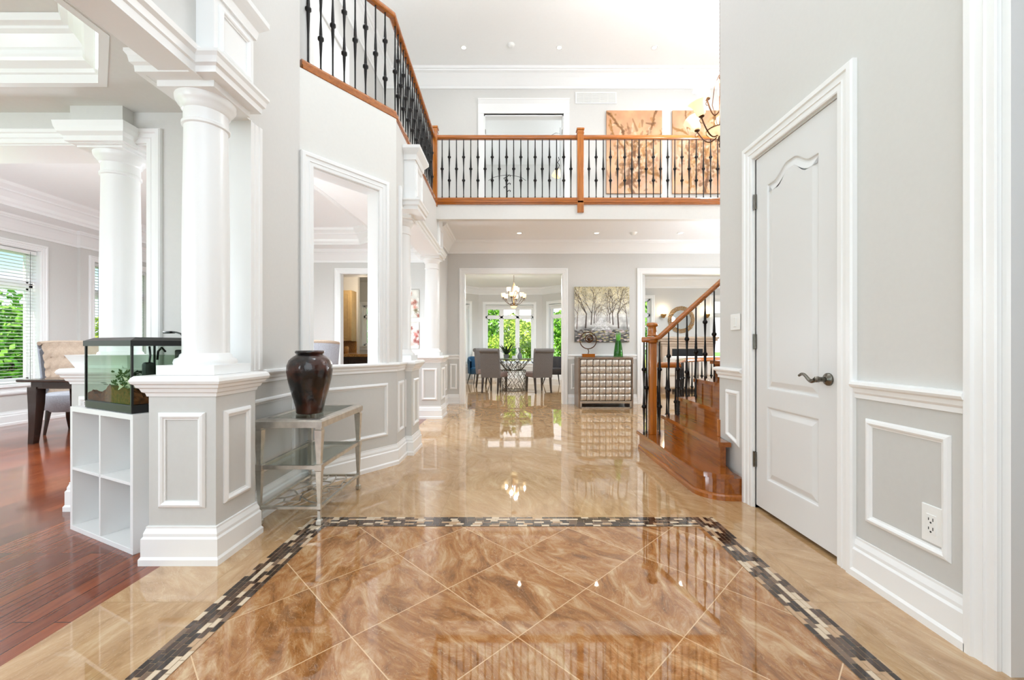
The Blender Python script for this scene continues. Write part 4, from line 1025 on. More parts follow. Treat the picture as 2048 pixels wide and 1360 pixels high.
def grow(img, x, y, ang, L, w, depth, rnd, col):
    x1, y1 = x+L*math.cos(ang), y-L*math.sin(ang); stroke(img, x, y, x1, y1, w, w*.72, col, .9)
    if depth:
        for k in range(rnd.choice((2, 2, 3))): grow(img, x1, y1, ang+rnd.uniform(-.65, .65), L*rnd.uniform(.62, .85), w*.66, depth-1, rnd, col)
def tree_avenue(N=190):
    rnd = random.Random(11); img = np.zeros((N, N, 3)); v = np.linspace(0, 1, N)[:, None]; n = vnoise(N, N, 10, 1); n2 = vnoise(N, N, 24, 2)
    top = np.array((.80, .76, .62)); mid = np.array((.90, .90, .89)); low = np.array((.34, .33, .33))
    for c in range(3): img[..., c] = np.where(v < .55, top[c]*(1-v/.55)+mid[c]*(v/.55), np.where(v < .72, mid[c]-.04, mid[c]*.8-(v-.72)*1.6))
    img *= (.72+.5*n)[..., None]
    for side in (-1, 1):
        for k, (dx, base, w, L) in enumerate(((.30, .74, 2.6, .20), (.20, .68, 2.0, .16), (.145, .655, 1.5, .12), (.11, .64, 1.1, .09), (.08, .62, .8, .07), (.46, .76, 1.6, .22))):
            grow(img, N*(.5+side*dx), N*base, PI/2+side*.06, N*L*1.25, w, 5 if k < 3 else 4, rnd, (.24, .19, .16) if k < 3 else (.42, .37, .34))
    for k in range(2600):   # leaf and blossom dabs
        x, y = rnd.random()*N, abs(rnd.gauss(.2, .16))*N
        if y > .55*N: continue
        c = rnd.choice(((.92, .86, .62), (.84, .76, .50), (.96, .93, .80), (.60, .53, .38), (.97, .96, .92))); stroke(img, x, y, x+rnd.uniform(-1, 1), y+rnd.uniform(-1, 1), .7, .4, c, .75)
    for k in range(160):    # pale path to the vanishing point
        t = rnd.random(); y = N*(.56+.22*t); w = N*(.02+.16*t); x = N*.49+rnd.uniform(-w, w); stroke(img, x-3*t, y, x+3*t, y, .9, .6, (.95, .95, .96), .8)
    for k in range(230):    # stones and fallen leaves at the bottom
        x, y = rnd.random()*N, N*(.78+.22*rnd.random()); c = rnd.choice(((.86, .80, .56), (.90, .88, .84), (.25, .22, .21), (.52, .46, .42), (.18, .17, .17), (.80, .70, .74), (.60, .57, .42)))
        stroke(img, x-3, y, x+3, y+rnd.uniform(-1, 1), 2.0, 1.5, c, .8)
    stroke(img, N*.02, N*.82, N*.3, N*.76, 2, 1, (.3, .28, .27), .7)
    return img
canvas('painting', 'square painting of a bare tree avenue above the silver sideboard', 'painting', (1.676, YF-.012, 1.697), 1.035, 1.04, tree_avenue())
def abstract(ny, nx, seed, roots):
    n = vnoise(ny, nx, 4, seed, 1.4); n2 = vnoise(ny, nx, 9, seed+1, 1.5); img = np.zeros((ny, nx, 3)); a = np.array((.86, .68, .50)); b = np.array((.70, .49, .36)); c = np.array((.86, .78, .72)); v = np.linspace(0, 1, ny)[:, None]
    for k in range(3): img[..., k] = (a[k]*n+b[k]*(1-n))*(1.08-.1*n2); img[..., k] = img[..., k]*(1-v*.45*n2*1.6)+c[k]*(v*.45*n2*1.6)
    rnd = random.Random(seed)
    def vine(x, y, ang, L, w):
        col = rnd.choice(((.42, .26, .10), (.36, .22, .12), (.55, .36, .12)))
        for k in range(int(L)):
            x1, y1 = x+3*math.cos(ang), y-3*math.sin(ang); stroke(img, x, y, x1, y1, w*(.6+rnd.random()*.7), w*.7, col, .45); x, y = x1, y1; ang += rnd.uniform(-.3, .3)
            if rnd.random() < .3: stroke(img, x+rnd.gauss(0, w*2), y+rnd.gauss(0, w*2), x+rnd.gauss(0, w*2), y+rnd.gauss(0, w*3), w, w*.5, rnd.choice(((.34, .20, .08), (.60, .40, .16), (.88, .80, .70))), .5)
    for (x, y, ang, L, w) in roots: vine(nx*x, ny*y, ang, L, w)
    for k in range(260):
        x, y = nx*(.5+rnd.gauss(0, .2)), ny*(.55+rnd.gauss(0, .16)); stroke(img, x, y, x+rnd.gauss(0, 3), y+rnd.gauss(0, 7), 2.4, 1, rnd.choice(((.38, .24, .10), (.92, .82, .72), (.72, .50, .26), (.50, .32, .20))), .42)
    return img
ra = [(.5, .55, 1.9, 38, 2.2), (.5, .5, 1.2, 30, 2.4), (.62, .5, .9, 34, 2.0), (.4, .55, 2.3, 26, 1.8), (.5, .5, -1.3, 26, 2.8), (.45, .6, -2.0, 22, 3.2), (.6, .62, -1.0, 22, 2.6)]
rb_ = [(.5, .6, 1.8, 34, 2.2), (.45, .5, 2.2, 30, 1.8), (.6, .5, 1.0, 24, 2.4), (.5, .5, -1.2, 26, 3.0), (.62, .6, -1.5, 22, 2.8), (.4, .6, -1.9, 22, 2.6)]
gp_ = 'tall abstract canvases in the upper hall'
canvas('painting', 'tall abstract amber canvas upstairs, fully visible left of the chandelier', 'painting', (2.287, YF-.012, 4.76), 1.045, 1.56, abstract(150, 100, 21, ra), group=gp_)
canvas('painting', 'tall abstract amber canvas upstairs, partly behind the upper chandelier', 'painting', (3.53, YF-.012, 4.76), 1.045, 1.56, abstract(150, 100, 33, rb_), group=gp_)
def floral(N, seed, warm):
    img = np.ones((N, N, 3))*np.array((.86, .85, .81))*(.82+.3*vnoise(N, N, 5, seed))[..., None]; rnd = random.Random(seed)
    pal = [(.86, .78, .56), (.60, .34, .28), (.92, .90, .86), (.45, .40, .28), (.80, .55, .48)] if not warm else [(.80, .46, .42), (.55, .25, .22), (.93, .90, .88), (.48, .50, .38), (.85, .68, .64)]
    for k in range(26):
        cx, cy = N*rnd.random(), N*rnd.random(); c = rnd.choice(pal)
        for j in range(14):
            a = 2*PI*j/14+rnd.random()*.3; r = rnd.uniform(3, 7); stroke(img, cx, cy, cx+r*math.cos(a), cy+r*math.sin(a), 1.1, .6, c, .6)
    return img
gf = 'pair of floral canvases in the left room'
canvas('painting', 'small square floral canvas between the columns, upper of the pair', 'painting', (-2.03, YF, 1.90), .51, .52, floral(56, 3, False), .03, gf)
canvas('painting', 'small square floral canvas between the columns, lower of the pair', 'painting', (-2.03, YF, 1.30), .51, .50, floral(56, 8, True), .03, gf)

# ================================================================== silver sideboard and what stands on it
t = thing('sideboard', 'pearl sideboard with doors of square cushioned pads in a taupe frame', 'sideboard', (1.64, 7.56, 0))
X0, X1, Y0, Y1 = 1.155, 2.125, 7.32, 7.80
m = MB(); m.bbox(X0, X1, Y0, Y1, .865, .90, .004); m.bbox(X0, X0+.03, Y0, Y1, .0, .87, .004); m.bbox(X1-.03, X1, Y0, Y1, .0, .87, .004); m.box(X0+.02, X1-.02, Y0+.035, Y1, .12, .87)
m.build('body', M['taupe'], t, world=True)
m = MB(); m.bbox(X0+.03, X1-.03, Y0, Y0+.04, .085, .125, .003); m.bbox(X0+.03, X0+.06, Y0, Y0+.04, .0, .09, .003); m.bbox(X1-.06, X1-.03, Y0, Y0+.04, .0, .09, .003); m.bbox(X0+.03, X1-.03, Y0+.0, Y0+.03, 0, .02, .002)
m.build('plinth_frame', M['silver'], t, world=True)
cols_, rows_ = 8, 6; w = (X1-X0-.07)/cols_; h = (.862-.13)/rows_
for half in range(2):
    dm = MB(); dm.box(X0+.035+half*4*w, X0+.035+(half*4+4)*w-.002, Y0+.012, Y0+.036, .13, .862); dd = dm.build('cabinet_door', M['taupe'], t, world=True)
    for i in range(half*4, half*4+4):
        for j in range(rows_):
            cx, cz = X0+.035+(i+.5)*w, .13+(j+.5)*h; pm = MB(); n = 6; vs = []; fs = []
            for q in range(n+1):
                for p in range(n+1):
                    u, v_ = p/n*2-1, q/n*2-1; vs.append((cx+u*w*.485, Y0+.012-.036*(1-u*u)**.5*(1-v_**6)**.35, cz+v_*h*.485))
            for q in range(n):
                for p in range(n): a = q*(n+1)+p; fs.append((a, a+1, a+n+2, a+n+1))
            pm.add(vs, fs, 0, True)
            pm.build('cushioned_pad', M['cushion'], dd, world=True, ang=85)
t = thing('ring_sculpture', 'bronze concentric ring sculpture on a wooden block on the sideboard', 'sculpture', (1.36, 7.5, .90))
m = MB(); m.bbox(-.115, .115, -.05, .05, 0, .06, .004); m.build('wooden_base', M['oak'], t)
m = MB(); m.tube([(0, 0, .06), (.01, 0, .10), (-.005, 0, .15)], .008, 8)
def ring(cx, cz, R, r, a0=0, a1=2*PI, n=36): m.tube([(cx+R*math.cos(a0+(a1-a0)*k/n), 0, cz+R*math.sin(a0+(a1-a0)*k/n)) for k in range(n+(a1-a0 < 6.28))], r, 8, closed=a1-a0 >= 6.28)
ring(0, .30, .15, .009); ring(.02, .335, .068, .011); ring(.03, .335, .045, .009, .8, 5.6)
m.lathe([(0, -.028), (.02, -.02), (.028, 0), (.02, .02), (0, .028)], (.02, 0, .325), 12); m.build('rings', M['bronze'], t)
t = thing('glass_vase', 'green tapered glass vase holding leaves on the sideboard', 'vase', (1.905, 7.5, .90))
m = MB(); m.lathe([(0, .0), (.082, 0), (.085, .01), (.075, .12), (.056, .26), (.052, .30), (.049, .30), (.052, .26), (.070, .12), (.078, .025), (0, .02)], seg=28); m.build('glass_body', M['greenglass'], t)
m = MB(); m.lathe([(0, .021), (.074, .024), (.069, .1), (0, .1)], seg=24); m.build('pebbles', M['leafbright'], t)
def blade(m, base, tip, w, droop, n=8, mi=0):
    b, tpt = Vector(base), Vector(tip); d = (tpt-b); side = d.cross(Z); side = side.normalized() if side.length > 1e-4 else Vector((1, 0, 0)); vs = []; fs = []
    for i in range(n+1):
        s = i/n; c = b+d*s; c.z -= droop*s*s; ww = w*math.sin(PI*min(.98, s*.86+.12)); vs += [c-side*ww-Z*.002, c+Z*ww*.15, c+side*ww-Z*.002]
    for i in range(n):
        a = i*3; fs += [(a, a+3, a+4, a+1), (a+1, a+4, a+5, a+2)]
    m.add(vs, fs, mi, True)
m = MB(); rnd = random.Random(2)
for k in range(7): a = k*.9; blade(m, (0, 0, .05), (.05*math.cos(a), .05*math.sin(a), .44+.03*rnd.random()), .016, .0)
m.build('leaf_blades', M['leafbright'], t)

# ================================================================== metal console table with the vase
t = thing('console_table', 'antique silver three-tier console table with glass top by the angled wall', 'table', (-1.37, 2.86, 0))
TX0, TX1, TY0, TY1 = -1.575, -1.165, 2.52, 3.20; ZT = .652
m = MB()
fr = [(TX0, TY0), (TX1, TY0), (TX1, TY1), (TX0, TY1)]
m.sweep(fr, [(-.004, ZT-.05), (-.004, ZT-.014), (.006, ZT-.004), (.016, ZT), (.045, ZT), (.05, ZT-.008), (.03, ZT-.05)], closed=True, sign=1)
m.build('top_frame', M['silver'], t, world=True)
m = MB(); m.box(TX0+.04, TX1-.04, TY0+.04, TY1-.04, ZT-.012, ZT-.004); m.build('glass_top', M['tableglass'], t, world=True)
def leg(m, x, y):
    def sq(z, h): return [(x-h, y-h, z), (x+h, y-h, z), (x+h, y+h, z), (x-h, y+h, z)]
    lv = [(0, .009), (.01, .015), (.03, .015), (.04, .009), (.09, .0085), (.10, .011), (.125, .011), (.135, .009), (.335, .017), (.34, .021), (.375, .021), (.38, .013), (.40, .013), (.56, .021), (.585, .022), (.59, .017), (ZT-.05, .017)]
    vs = []; fs = []
    for z, h in lv: vs += sq(z, h)
    for i in range(len(lv)-1):
        for k in range(4): k2 = (k+1) % 4; fs.append((i*4+k, i*4+k2, i*4+4+k2, i*4+4+k))
    fs += [(3, 2, 1, 0), tuple(len(vs)-4+k for k in range(4))]; m.add(vs, fs)
lx0, lx1, ly0, ly1 = TX0+.022, TX1-.022, TY0+.022, TY1-.022
for x in (lx0, lx1):
    for y in (ly0, ly1): m = MB(); leg(m, x, y); m.build('leg', M['silver'], t, world=True)
m = MB(); m.sweep([(lx0, ly0), (lx1, ly0), (lx1, ly1), (lx0, ly1)], [(-.008, .345), (-.008, .368), (.008, .368), (.008, .345)], closed=True, sign=1); m.build('middle_shelf_frame', M['silver'], t, world=True)
m = MB(); m.box(lx0, lx1, ly0, ly1, .362, .368); m.build('middle_glass_shelf', M['tableglass'], t, world=True)
m = MB(); m.sweep([(lx0, ly0), (lx1, ly0), (lx1, ly1), (lx0, ly1)], [(-.01, .102), (-.01, .118), (.01, .118), (.01, .102)], closed=True, sign=1); m.build('lower_shelf_frame', M['silver'], t, world=True)
m = MB(); rnd = random.Random(4)      # openwork lattice like cracked ice
pts = [(rnd.uniform(lx0, lx1), rnd.uniform(ly0, ly1)) for _ in range(26)]
gx, gy = 5, 8; P = {}
for i in range(gx+1):
    for j in range(gy+1):
        jx = 0 if i in (0, gx) else rnd.uniform(-.024, .024); jy = 0 if j in (0, gy) else rnd.uniform(-.026, .026)
        P[i, j] = (lx0+(lx1-lx0)*(i+(.5 if j % 2 and 0 < i < gx else 0)*.8)/gx+jx, ly0+(ly1-ly0)*j/gy+jy)
def bar(a, b): m.tube([(a[0], a[1], .11), (b[0], b[1], .11)], .0055, 4, smooth=False)
for i in range(gx+1):
    for j in range(gy+1):
        if i < gx and (i+j) % 2 == 0: bar(P[i, j], P[i+1, j])
        if j < gy and 0 < i < gx: bar(P[i, j], P[i, j+1])
m.build('openwork_shelf', M['silver'], t, world=True)
def vase_mat():
    mm = bpy.data.materials.new('dark_brown_glaze'); mm.use_nodes = True; N = mm.node_tree.nodes; L = mm.node_tree.links; b = N['Principled BSDF']
    tc = N.new('ShaderNodeTexCoord'); n = N.new('ShaderNodeTexNoise'); n.inputs['Scale'].default_value = 7; n.inputs['Detail'].default_value = 5; L.new(tc.outputs['Object'], n.inputs[0])
    r = N.new('ShaderNodeValToRGB'); r.color_ramp.elements[0].color = (*lin((16, 7, 6)), 1); r.color_ramp.elements[1].color = (*lin((92, 38, 16)), 1); r.color_ramp.elements[0].position = .45; r.color_ramp.elements[1].position = .78
    L.new(n.outputs[0], r.inputs[0]); L.new(r.outputs[0], b.inputs['Base Color']); b.inputs['Roughness'].default_value = .35; b.inputs['Specular IOR Level'].default_value = .2; b.inputs['Coat Weight'].default_value = 1; b.inputs['Coat Roughness'].default_value = .03
    n2 = N.new('ShaderNodeTexNoise'); n2.inputs['Scale'].default_value = 30; n2.inputs['Detail'].default_value = 3; L.new(tc.outputs['Object'], n2.inputs[0])
    bp = N.new('ShaderNodeBump'); bp.inputs['Strength'].default_value = .6; bp.inputs['Distance'].default_value = .004; L.new(n2.outputs[0], bp.inputs['Height']); L.new(bp.outputs[0], b.inputs['Normal']); L.new(bp.outputs[0], b.inputs['Coat Normal'])
    return mm
M['glaze'] = vase_mat()
t = thing('ceramic_vase', 'glossy dark brown glazed jar standing on the console table', 'vase', (-1.372, 2.80, ZT-.002))
m = MB(); pr = [(0, 0), (.080, 0), (.084, .006), (.086, .03), (.100, .09), (.120, .16), (.136, .23), (.143, .285), (.141, .32), (.128, .355), (.105, .378), (.088, .388), (.082, .394), (.084, .398), (.09, .402), (.092, .410), (.088, .418), (.080, .420), (.074, .415), (.072, .40), (.09, .37), (0, .36)]
m.lathe(pr, seg=48); m.build('jar_body', M['glaze'], t, ang=70)

# ================================================================== cube shelf, aquarium
ang = math.atan2(2.18-2.49, 2.66-2.0)
t = thing('cube_shelf', 'white open cube shelf carrying the aquarium', 'shelf', (-2.33, 2.335, 0), ang)
w, h, dp, th = .365, .737, .37, .028   # half width
m = MB(); m.bbox(-w, w, 0, dp, 0, th, .001); m.build('bottom_board', M['shelf'], t)
m = MB(); m.bbox(-w, w, 0, dp, h-th, h, .001); m.build('top_board', M['shelf'], t)
for s in (-1, 1): m = MB(); m.bbox(min(s*w, s*(w-th)), max(s*w, s*(w-th)), 0, dp, th, h-th, .001); m.build('side_board', M['shelf'], t)
m = MB(); m.bbox(-.008, .008, .001, dp, th, h-th, .001); m.build('upright_divider', M['shelf'], t)
m = MB(); m.bbox(-w+th, w-th, .001, dp, h*.5-.008, h*.5+.008, .001); m.build('middle_shelf', M['shelf'], t)
m = MB(); m.box(-w+th, w-th, dp-.006, dp, th, h-th); m.build('back_board', M['shelf'], t)
ta = math.atan2(2.20-2.446, 2.535-2.03); tc_ = (-2.03, 2.205)
aq = thing('aquarium', 'glass fish tank with black lid and base on the white cube shelf', 'aquarium', (tc_[0], tc_[1], .738), ta)
tw, td, thh = .555, .34, .40
m = MB(); m.bbox(-tw, 0, 0, td, 0, .045, .004); m.build('base_frame', M['black'], aq)
m = MB(); m.add([(-tw-.006,-.006,.362),(.006,-.006,.362),(.006,td+.006,.362),(-tw-.006,td+.006,.362),(-tw-.006,-.006,.392),(.006,-.006,.392),(.006,td+.006,.392),(-tw-.006,td+.006,.392),
    (-tw+.03,.03,.41),(-.03,.03,.41),(-.03,td-.03,.41),(-tw+.03,td-.03,.41)], [(0,3,2,1),(0,1,5,4),(1,2,6,5),(2,3,7,6),(3,0,4,7),(4,5,9,8),(5,6,10,9),(6,7,11,10),(7,4,8,11),(8,9,10,11)]); m.build('lid', M['black'], aq)
for (x0, x1, y0, y1) in ((-tw+.003, -.003, .002, .006), (-tw+.003, -.003, td-.006, td-.002), (-tw+.002, -tw+.006, .006, td-.006), (-.006, -.002, .006, td-.006)):
    m = MB(); m.box(x0, x1, y0, y1, .045, .364); m.build('glass_pane', M['tankglass'], aq)
for x, y in ((-tw+.005, .004), (-.005, .004), (-tw+.005, td-.004), (-.005, td-.004)): m = MB(); m.box(x-.006, x+.006, y-.005, y+.005, .04, .365); m.build('corner_seal', M['black'], aq)
m = MB(); m.box(-tw+.008, -.008, .008, td-.008, .046, .305); m.build('water', M['water'], aq)
m = MB(); nx_, ny_ = 24, 14; vs = []; fs = []; rnd = random.Random(9)
for j in range(ny_+1):
    for i in range(nx_+1):
        vs.append((-tw+.010+(tw-.02)*i/nx_, .010+(td-.02)*j/ny_, .075+.016*math.sin(i*.7)*math.cos(j*.6)+.022*rnd.random()+.05*math.exp(-((i/nx_-.62)/.25)**2)))
n0 = len(vs); vs += [(-tw+.010, .010, .047), (-.010, .010, .047), (-.010, td-.010, .047), (-tw+.010, td-.010, .047)]
for j in range(ny_):
    for i in range(nx_): a = j*(nx_+1)+i; fs.append((a, a+1, a+nx_+2, a+nx_+1))
fs.append((n0,)+tuple(range(0, nx_+1))[::1]+(n0+1,)); fs.append((n0+1,)+tuple(nx_+(nx_+1)*j for j in range(ny_+1))+(n0+2,))
fs.append((n0+3,)+tuple((nx_+1)*j for j in range(ny_+1))[::1]+(n0,)); m.add(vs, fs); m.build('gravel', M['gravel'], aq)
for (cx, cy, hh, cnt, mt_) in ((-.29, .07, .15, 60, 'leafdark'), (-.20, .09, .15, 60, 'leafdark'), (-.13, .07, .10, 40, 'leafdark'), (-.38, .08, .09, 36, 'leafdark'), (-.03, .20, .13, 50, 'leafdark')):
    m = MB()
    for k in range(cnt):
        a = rnd.random()*6.28; r = rnd.random()*.05; z = .07+rnd.random()*hh; x, y = cx+r*math.cos(a), cy+r*math.sin(a); d2 = Vector((rnd.uniform(-1, 1), rnd.uniform(-1, 1), rnd.uniform(0, 1))).normalized()*.026
        blade(m, (x, y, z), (x+d2.x, y+d2.y, z+d2.z), .008, 0, 3)
    m.tube([(cx, cy, .06), (cx+.01, cy, .06+hh*.9)], .002, 4); m.build('water_plant', M[mt_], aq)
m = MB(); m.bbox(-.125, -.075, .09, .14, .11, .27, .014); m.tube([(-.09, .115, .265), (-.085, .118, .31), (-.1, .12, .36)], .005, 6); m.build('filter', M['black'], aq)
m = MB(); m.bbox(-.10, -.012, .24, td-.012, .20, .34, .008); m.tube([(-.11, .2, .33), (-.15, .2, .352), (-.19, .2, .33), (-.2, .2, .28)], .006, 6); m.build('pump_box', M['black'], aq)
m = MB(); m.tube([(-.02, td*.75, .405), (-.06, td*.75, .435), (-.11, td*.75, .444), (-.15, td*.75, .446)], .005, 6); m.bbox(-.23, -.15, td*.75-.016, td*.75+.016, .438, .452, .004); m.build('clip_lamp', M['black'], aq)
f_ = thing('angelfish', 'white and yellow striped fish swimming inside the aquarium', 'fish', (tc_[0]-.105, tc_[1]+.11, .738+.135), ta+.5)
m = MB(); m.lathe([(0, -.042), (.010, -.034), (.022, -.012), (.026, .004), (.018, .024), (.007, .036), (.005, .042)], mat=Matrix.Rotation(-PI/2, 4, 'Y') @ Matrix.Scale(.38, 4, (0, 1, 0)), seg=16); m.build('body', M['fish'], f_)
for s in (-1, 1):
    m = MB(); m.add([(.012, -.001, s*.018), (-.022, -.001, s*.014), (-.045, 0, s*.060), (-.010, 0, s*.040), (.012, .001, s*.018), (-.022, .001, s*.014)], [(0, 1, 2, 3), (4, 5, 2, 3)]); m.build('fin', M['fish'], f_)
m = MB(); m.add([(-.040, 0, 0), (-.07, 0, .022), (-.062, 0, 0), (-.07, 0, -.022)], [(0, 1, 2, 3)]); m.build('tail', M['fish'], f_)
m = MB(); m.lathe([(0, -.003), (.003, 0), (0, .003)], (.028, -.009, .004), 8); m.build('eye', M['black'], f_)

# ================================================================== dark dining table and tufted chairs in the bay room
t = thing('console_table', 'dark espresso wood table with tapered legs before the tufted chair', 'table', (-4.3, 4.8, 0))
box_part(t, 'tabletop', M['darkwood'], -5.50, -3.3, 4.58, 5.0, .70, .728, b=.008); box_part(t, 'apron', M['darkwood'], -5.40, -3.40, 4.64, 4.94, .62, .70)
for x, y in ((-5.38, 4.68), (-3.46, 4.68), (-5.14, 4.90), (-3.46, 4.90)):
    m = MB(); s = .05; q = .03
    sgn = -1 if x < -4.5 else 1
    vs = []; lv = [(0, .030, .035), (.2, .036, .015), (.45, .046, 0), (.60, .05, 0), (.64, .05, 0)]
    for z, hh, of in lv: vs += [(x+sgn*of-hh, y-hh, z), (x+sgn*of+hh, y-hh, z), (x+sgn*of+hh, y+hh, z), (x+sgn*of-hh, y+hh, z)]
    fs = [(3, 2, 1, 0), tuple(range(16, 20))]+[(i*4+k, i*4+(k+1) % 4, i*4+4+(k+1) % 4, i*4+4+k) for i in range(4) for k in range(4)]
    m.add(vs, fs); m.build('leg', M['darkwood'], t, world=True)
def tufted_chair(loc, rz, label):
    """barrel chair, faces local -Y"""
    t = thing('tufted_chair', label, 'chair', loc, rz, 'upholstered chairs of the left room')
    def shell(off, cols_, rows_, tuft, m, z0, z1):
        vs = []; fs = []
        for j in range(rows_+1):
            v_ = j/rows_; z = z0+(z1-z0)*v_
            for i in range(cols_+1):
                u = i/cols_*2-1; a = u*1.45; fl = 1+.34*v_
                x = (.27*fl+off)*math.sin(a); y = (.24*fl+off)*math.cos(a)+.03*v_-.02
                zz = z-.02*abs(u)**4*v_
                if tuft:
                    g = math.cos((u*5+(j//2 % 2)*.5)*PI)*math.cos(v_*5*PI); k = .022*abs(g); x -= k*math.sin(a); y -= k*math.cos(a)
                vs.append((x, y, zz))
        for j in range(rows_):
            for i in range(cols_): q = j*(cols_+1)+i; fs.append((q, q+1, q+cols_+2, q+cols_+1))
        m.add(vs, fs, 0, True); return vs
    m = MB(); shell(.045, 30, 12, False, m, .28, 1.15); m.build('outer_shell', M['palefab'], t, ang=80)
    m = MB(); shell(0, 40, 24, True, m, .42, 1.15); m.build('tufted_backrest', M['beigefab'], t, ang=80)
    m = MB(); pts = []
    for i in range(41):
        u = i/40*2-1; a = u*1.45; pts.append(((.27*1.34+.022)*math.sin(a), (.24*1.34+.022)*math.cos(a)+.01, 1.15-.02*abs(u)**4))
    m.tube(pts, .026, 8); m.build('top_piping', M['beigefab'], t)
    for j in range(3):
        for i in range(6):
            u = (i+.5*(j % 2)-2.7)/3.4; a = u*1.45; z = .62+j*.17; v_ = (z-.42)/.73; fl = 1+.34*v_
            m = MB(); m.lathe([(0, -.008), (.009, 0), (0, .008)], ((.27*fl-.012)*math.sin(a), (.24*fl-.012)*math.cos(a)+.03*v_-.02, z), 8); m.build('button', M['beigefab'], t)
    m = MB(); m.lathe([(0, .28), (.24, .28), (.27, .32), (.29, .44), (.28, .49), (.24, .51), (0, .515)], seg=32); m.build('seat', M['palefab'], t)
    for x, y in ((-.17, -.17), (.17, -.17), (-.16, .17), (.16, .17)):
        m = MB(); s = 1 if y > 0 else -.2; m.tube([(x*1.15, y*(1.15 if y < 0 else 1.5), 0), (x*1.05, y*1.12, .15), (x, y, .30)], [.014, .02, .028], 8); m.build('leg', M['darkwood'], t)
    return t
tufted_chair((-5.66, 5.36, 0), math.radians(20), 'beige tufted chair with pale grey shell by the window')
c2 = tufted_chair((-2.56, 5.30, 0), math.radians(172), 'grey backed upholstered chair seen through the angled wall opening')

# ================================================================== glass dining table, chairs, plants
def parsons(loc, rz, label):
    t = thing('dining_chair', label, 'chair', loc, rz, 'grey upholstered chairs at the round glass table')
    m = MB(); m.bbox(-.235, .235, -.25, .25, .36, .49, .03); m.build('seat', M['mauvefab'], t)
    m = MB(); vs = []; 
    prof = [(.20, .36), (.20, .5), (.235, .80), (.255, .98), (.275, 1.03), (.31, 1.045), (.345, 1.03), (.355, .99), (.345, .955), (.33, .94), (.30, .62), (.27, .36)]
    for s in (-1, 1): vs += [(s*(.235), y, z) for y, z in prof]
    n = len(prof); m.add(vs, [tuple(range(n)), tuple(range(n, 2*n))]+[(i, (i+1) % n, (i+1) % n+n, i+n) for i in range(n)]); m.build('backrest', M['greyfab'], t)
    m = MB(); m.tube([(-.238, .325, .99), (.238, .325, .99)], .05, 14); m.build('rolled_top', M['greyfab'], t)
    for x in (-.2, .2):
        for y, q in ((-.21, 0), (.24, .05)):
            m = MB(); m.add([(x-.014, y+q-.014, 0), (x+.014, y+q-.014, 0), (x+.014, y+q+.014, 0), (x-.014, y+q+.014, 0), (x-.024, y-.024, .37), (x+.024, y-.024, .37), (x+.024, y+.024, .37), (x-.024, y+.024, .37)],
                [(3, 2, 1, 0), (4, 5, 6, 7), (0, 1, 5, 4), (1, 2, 6, 5), (2, 3, 7, 6), (3, 0, 4, 7)]); m.build('leg', M['darkwood'], t)
    return t
# local back is +Y; chairs seen from behind, turned towards the table
parsons((-.43, 9.88, 0), math.radians(158), 'grey chair with rolled back left of the glass table, nearest the doorway')
parsons((.60, 9.90, 0), math.radians(-158), 'grey chair with rolled back right of the glass table, nearest the doorway')
parsons((-.62, 10.95, 0), math.radians(55), 'grey chair with rolled back behind the left dining chair')
def lattice_mesh(R0_, R1_, z0, z1, seed, cell=.075, th=.006):
    m = MB(); rnd = random.Random(seed); nz = max(2, int((z1-z0)/cell)); n = 20; P = {}
    for j in range(nz+1):
        for i in range(n): P[i, j] = (2*PI*(i+.5*(j % 2)+rnd.uniform(-.3, .3))/n, z0+(z1-z0)*j/nz+(rnd.uniform(-.02, .02) if 0 < j < nz else 0))
    def pt(q): r = R0_+(R1_-R0_)*(q[1]-z0)/(z1-z0); return (r*math.cos(q[0]), r*math.sin(q[0]), q[1])
    for j in range(nz):
        for i in range(n):
            k = (i+1) % n; m.tube([pt(P[i, j]), pt(P[i, j+1])], th, 4, smooth=False)
            m.tube([pt(P[i, j+1] if j % 2 == 0 else P[k, j+1]), pt(P[k, j] if j % 2 == 0 else P[i, j])], th, 4, smooth=False) if rnd.random() < .8 else None
    for z, r in ((z0, R0_), (z1, R1_)): m.tube([(r*math.cos(2*PI*k/28), r*math.sin(2*PI*k/28), z) for k in range(28)], th*1.4, 6, closed=True)
    return m
t = thing('round_dining_table', 'round glass dining table on a silver lattice pedestal', 'table', (.02, 10.35, 0))
m = MB(); m.lathe([(0, .775), (.60, .775), (.61, .782), (.60, .79), (0, .79)], seg=48); m.build('glass_top', M['tableglass'], t)
lattice_mesh(.30, .30, .01, .50, 3).build('lattice_drum', M['chrome'], t); lattice_mesh(.20, .42, .50, .772, 8, .06).build('lattice_bowl', M['chrome'], t)
t = thing('potted_plant', 'dark spiky leaved plant in a grey pot on the dining table', 'plant', (-.17, 10.5, .79))
m = MB(); m.lathe([(0, 0), (.055, 0), (.07, .08), (.072, .10), (.062, .10), (0, .09)], seg=20); m.build('pot', M['pot'], t)
m = MB(); rnd = random.Random(6)
for k in range(22): a = k*2.4; r = .14+.2*rnd.random(); blade(m, (0, 0, .08), (r*math.cos(a), r*math.sin(a), .26+.22*rnd.random()), .028, .08)
m.build('foliage', M['leafdark'], t)
t = thing('potted_herb', 'bright green leafy plant in a pot right of the spiky plant', 'plant', (.02, 10.25, .79))
m = MB(); m.lathe([(0, 0), (.04, 0), (.05, .07), (0, .07)], seg=16); m.build('pot', M['plate'], t)
m = MB()
for k in range(34): a = k*2.4; r = .03+.10*rnd.random(); z = .09+.14*rnd.random(); blade(m, (r*.4*math.cos(a), r*.4*math.sin(a), z), (r*math.cos(a), r*math.sin(a), z+.05), .022, .01, 4)
m.build('foliage', M['leafbright'], t)
t = thing('grey_jug', 'small grey jug with dried stems on the dining table', 'jug', (.17, 10.3, .79))
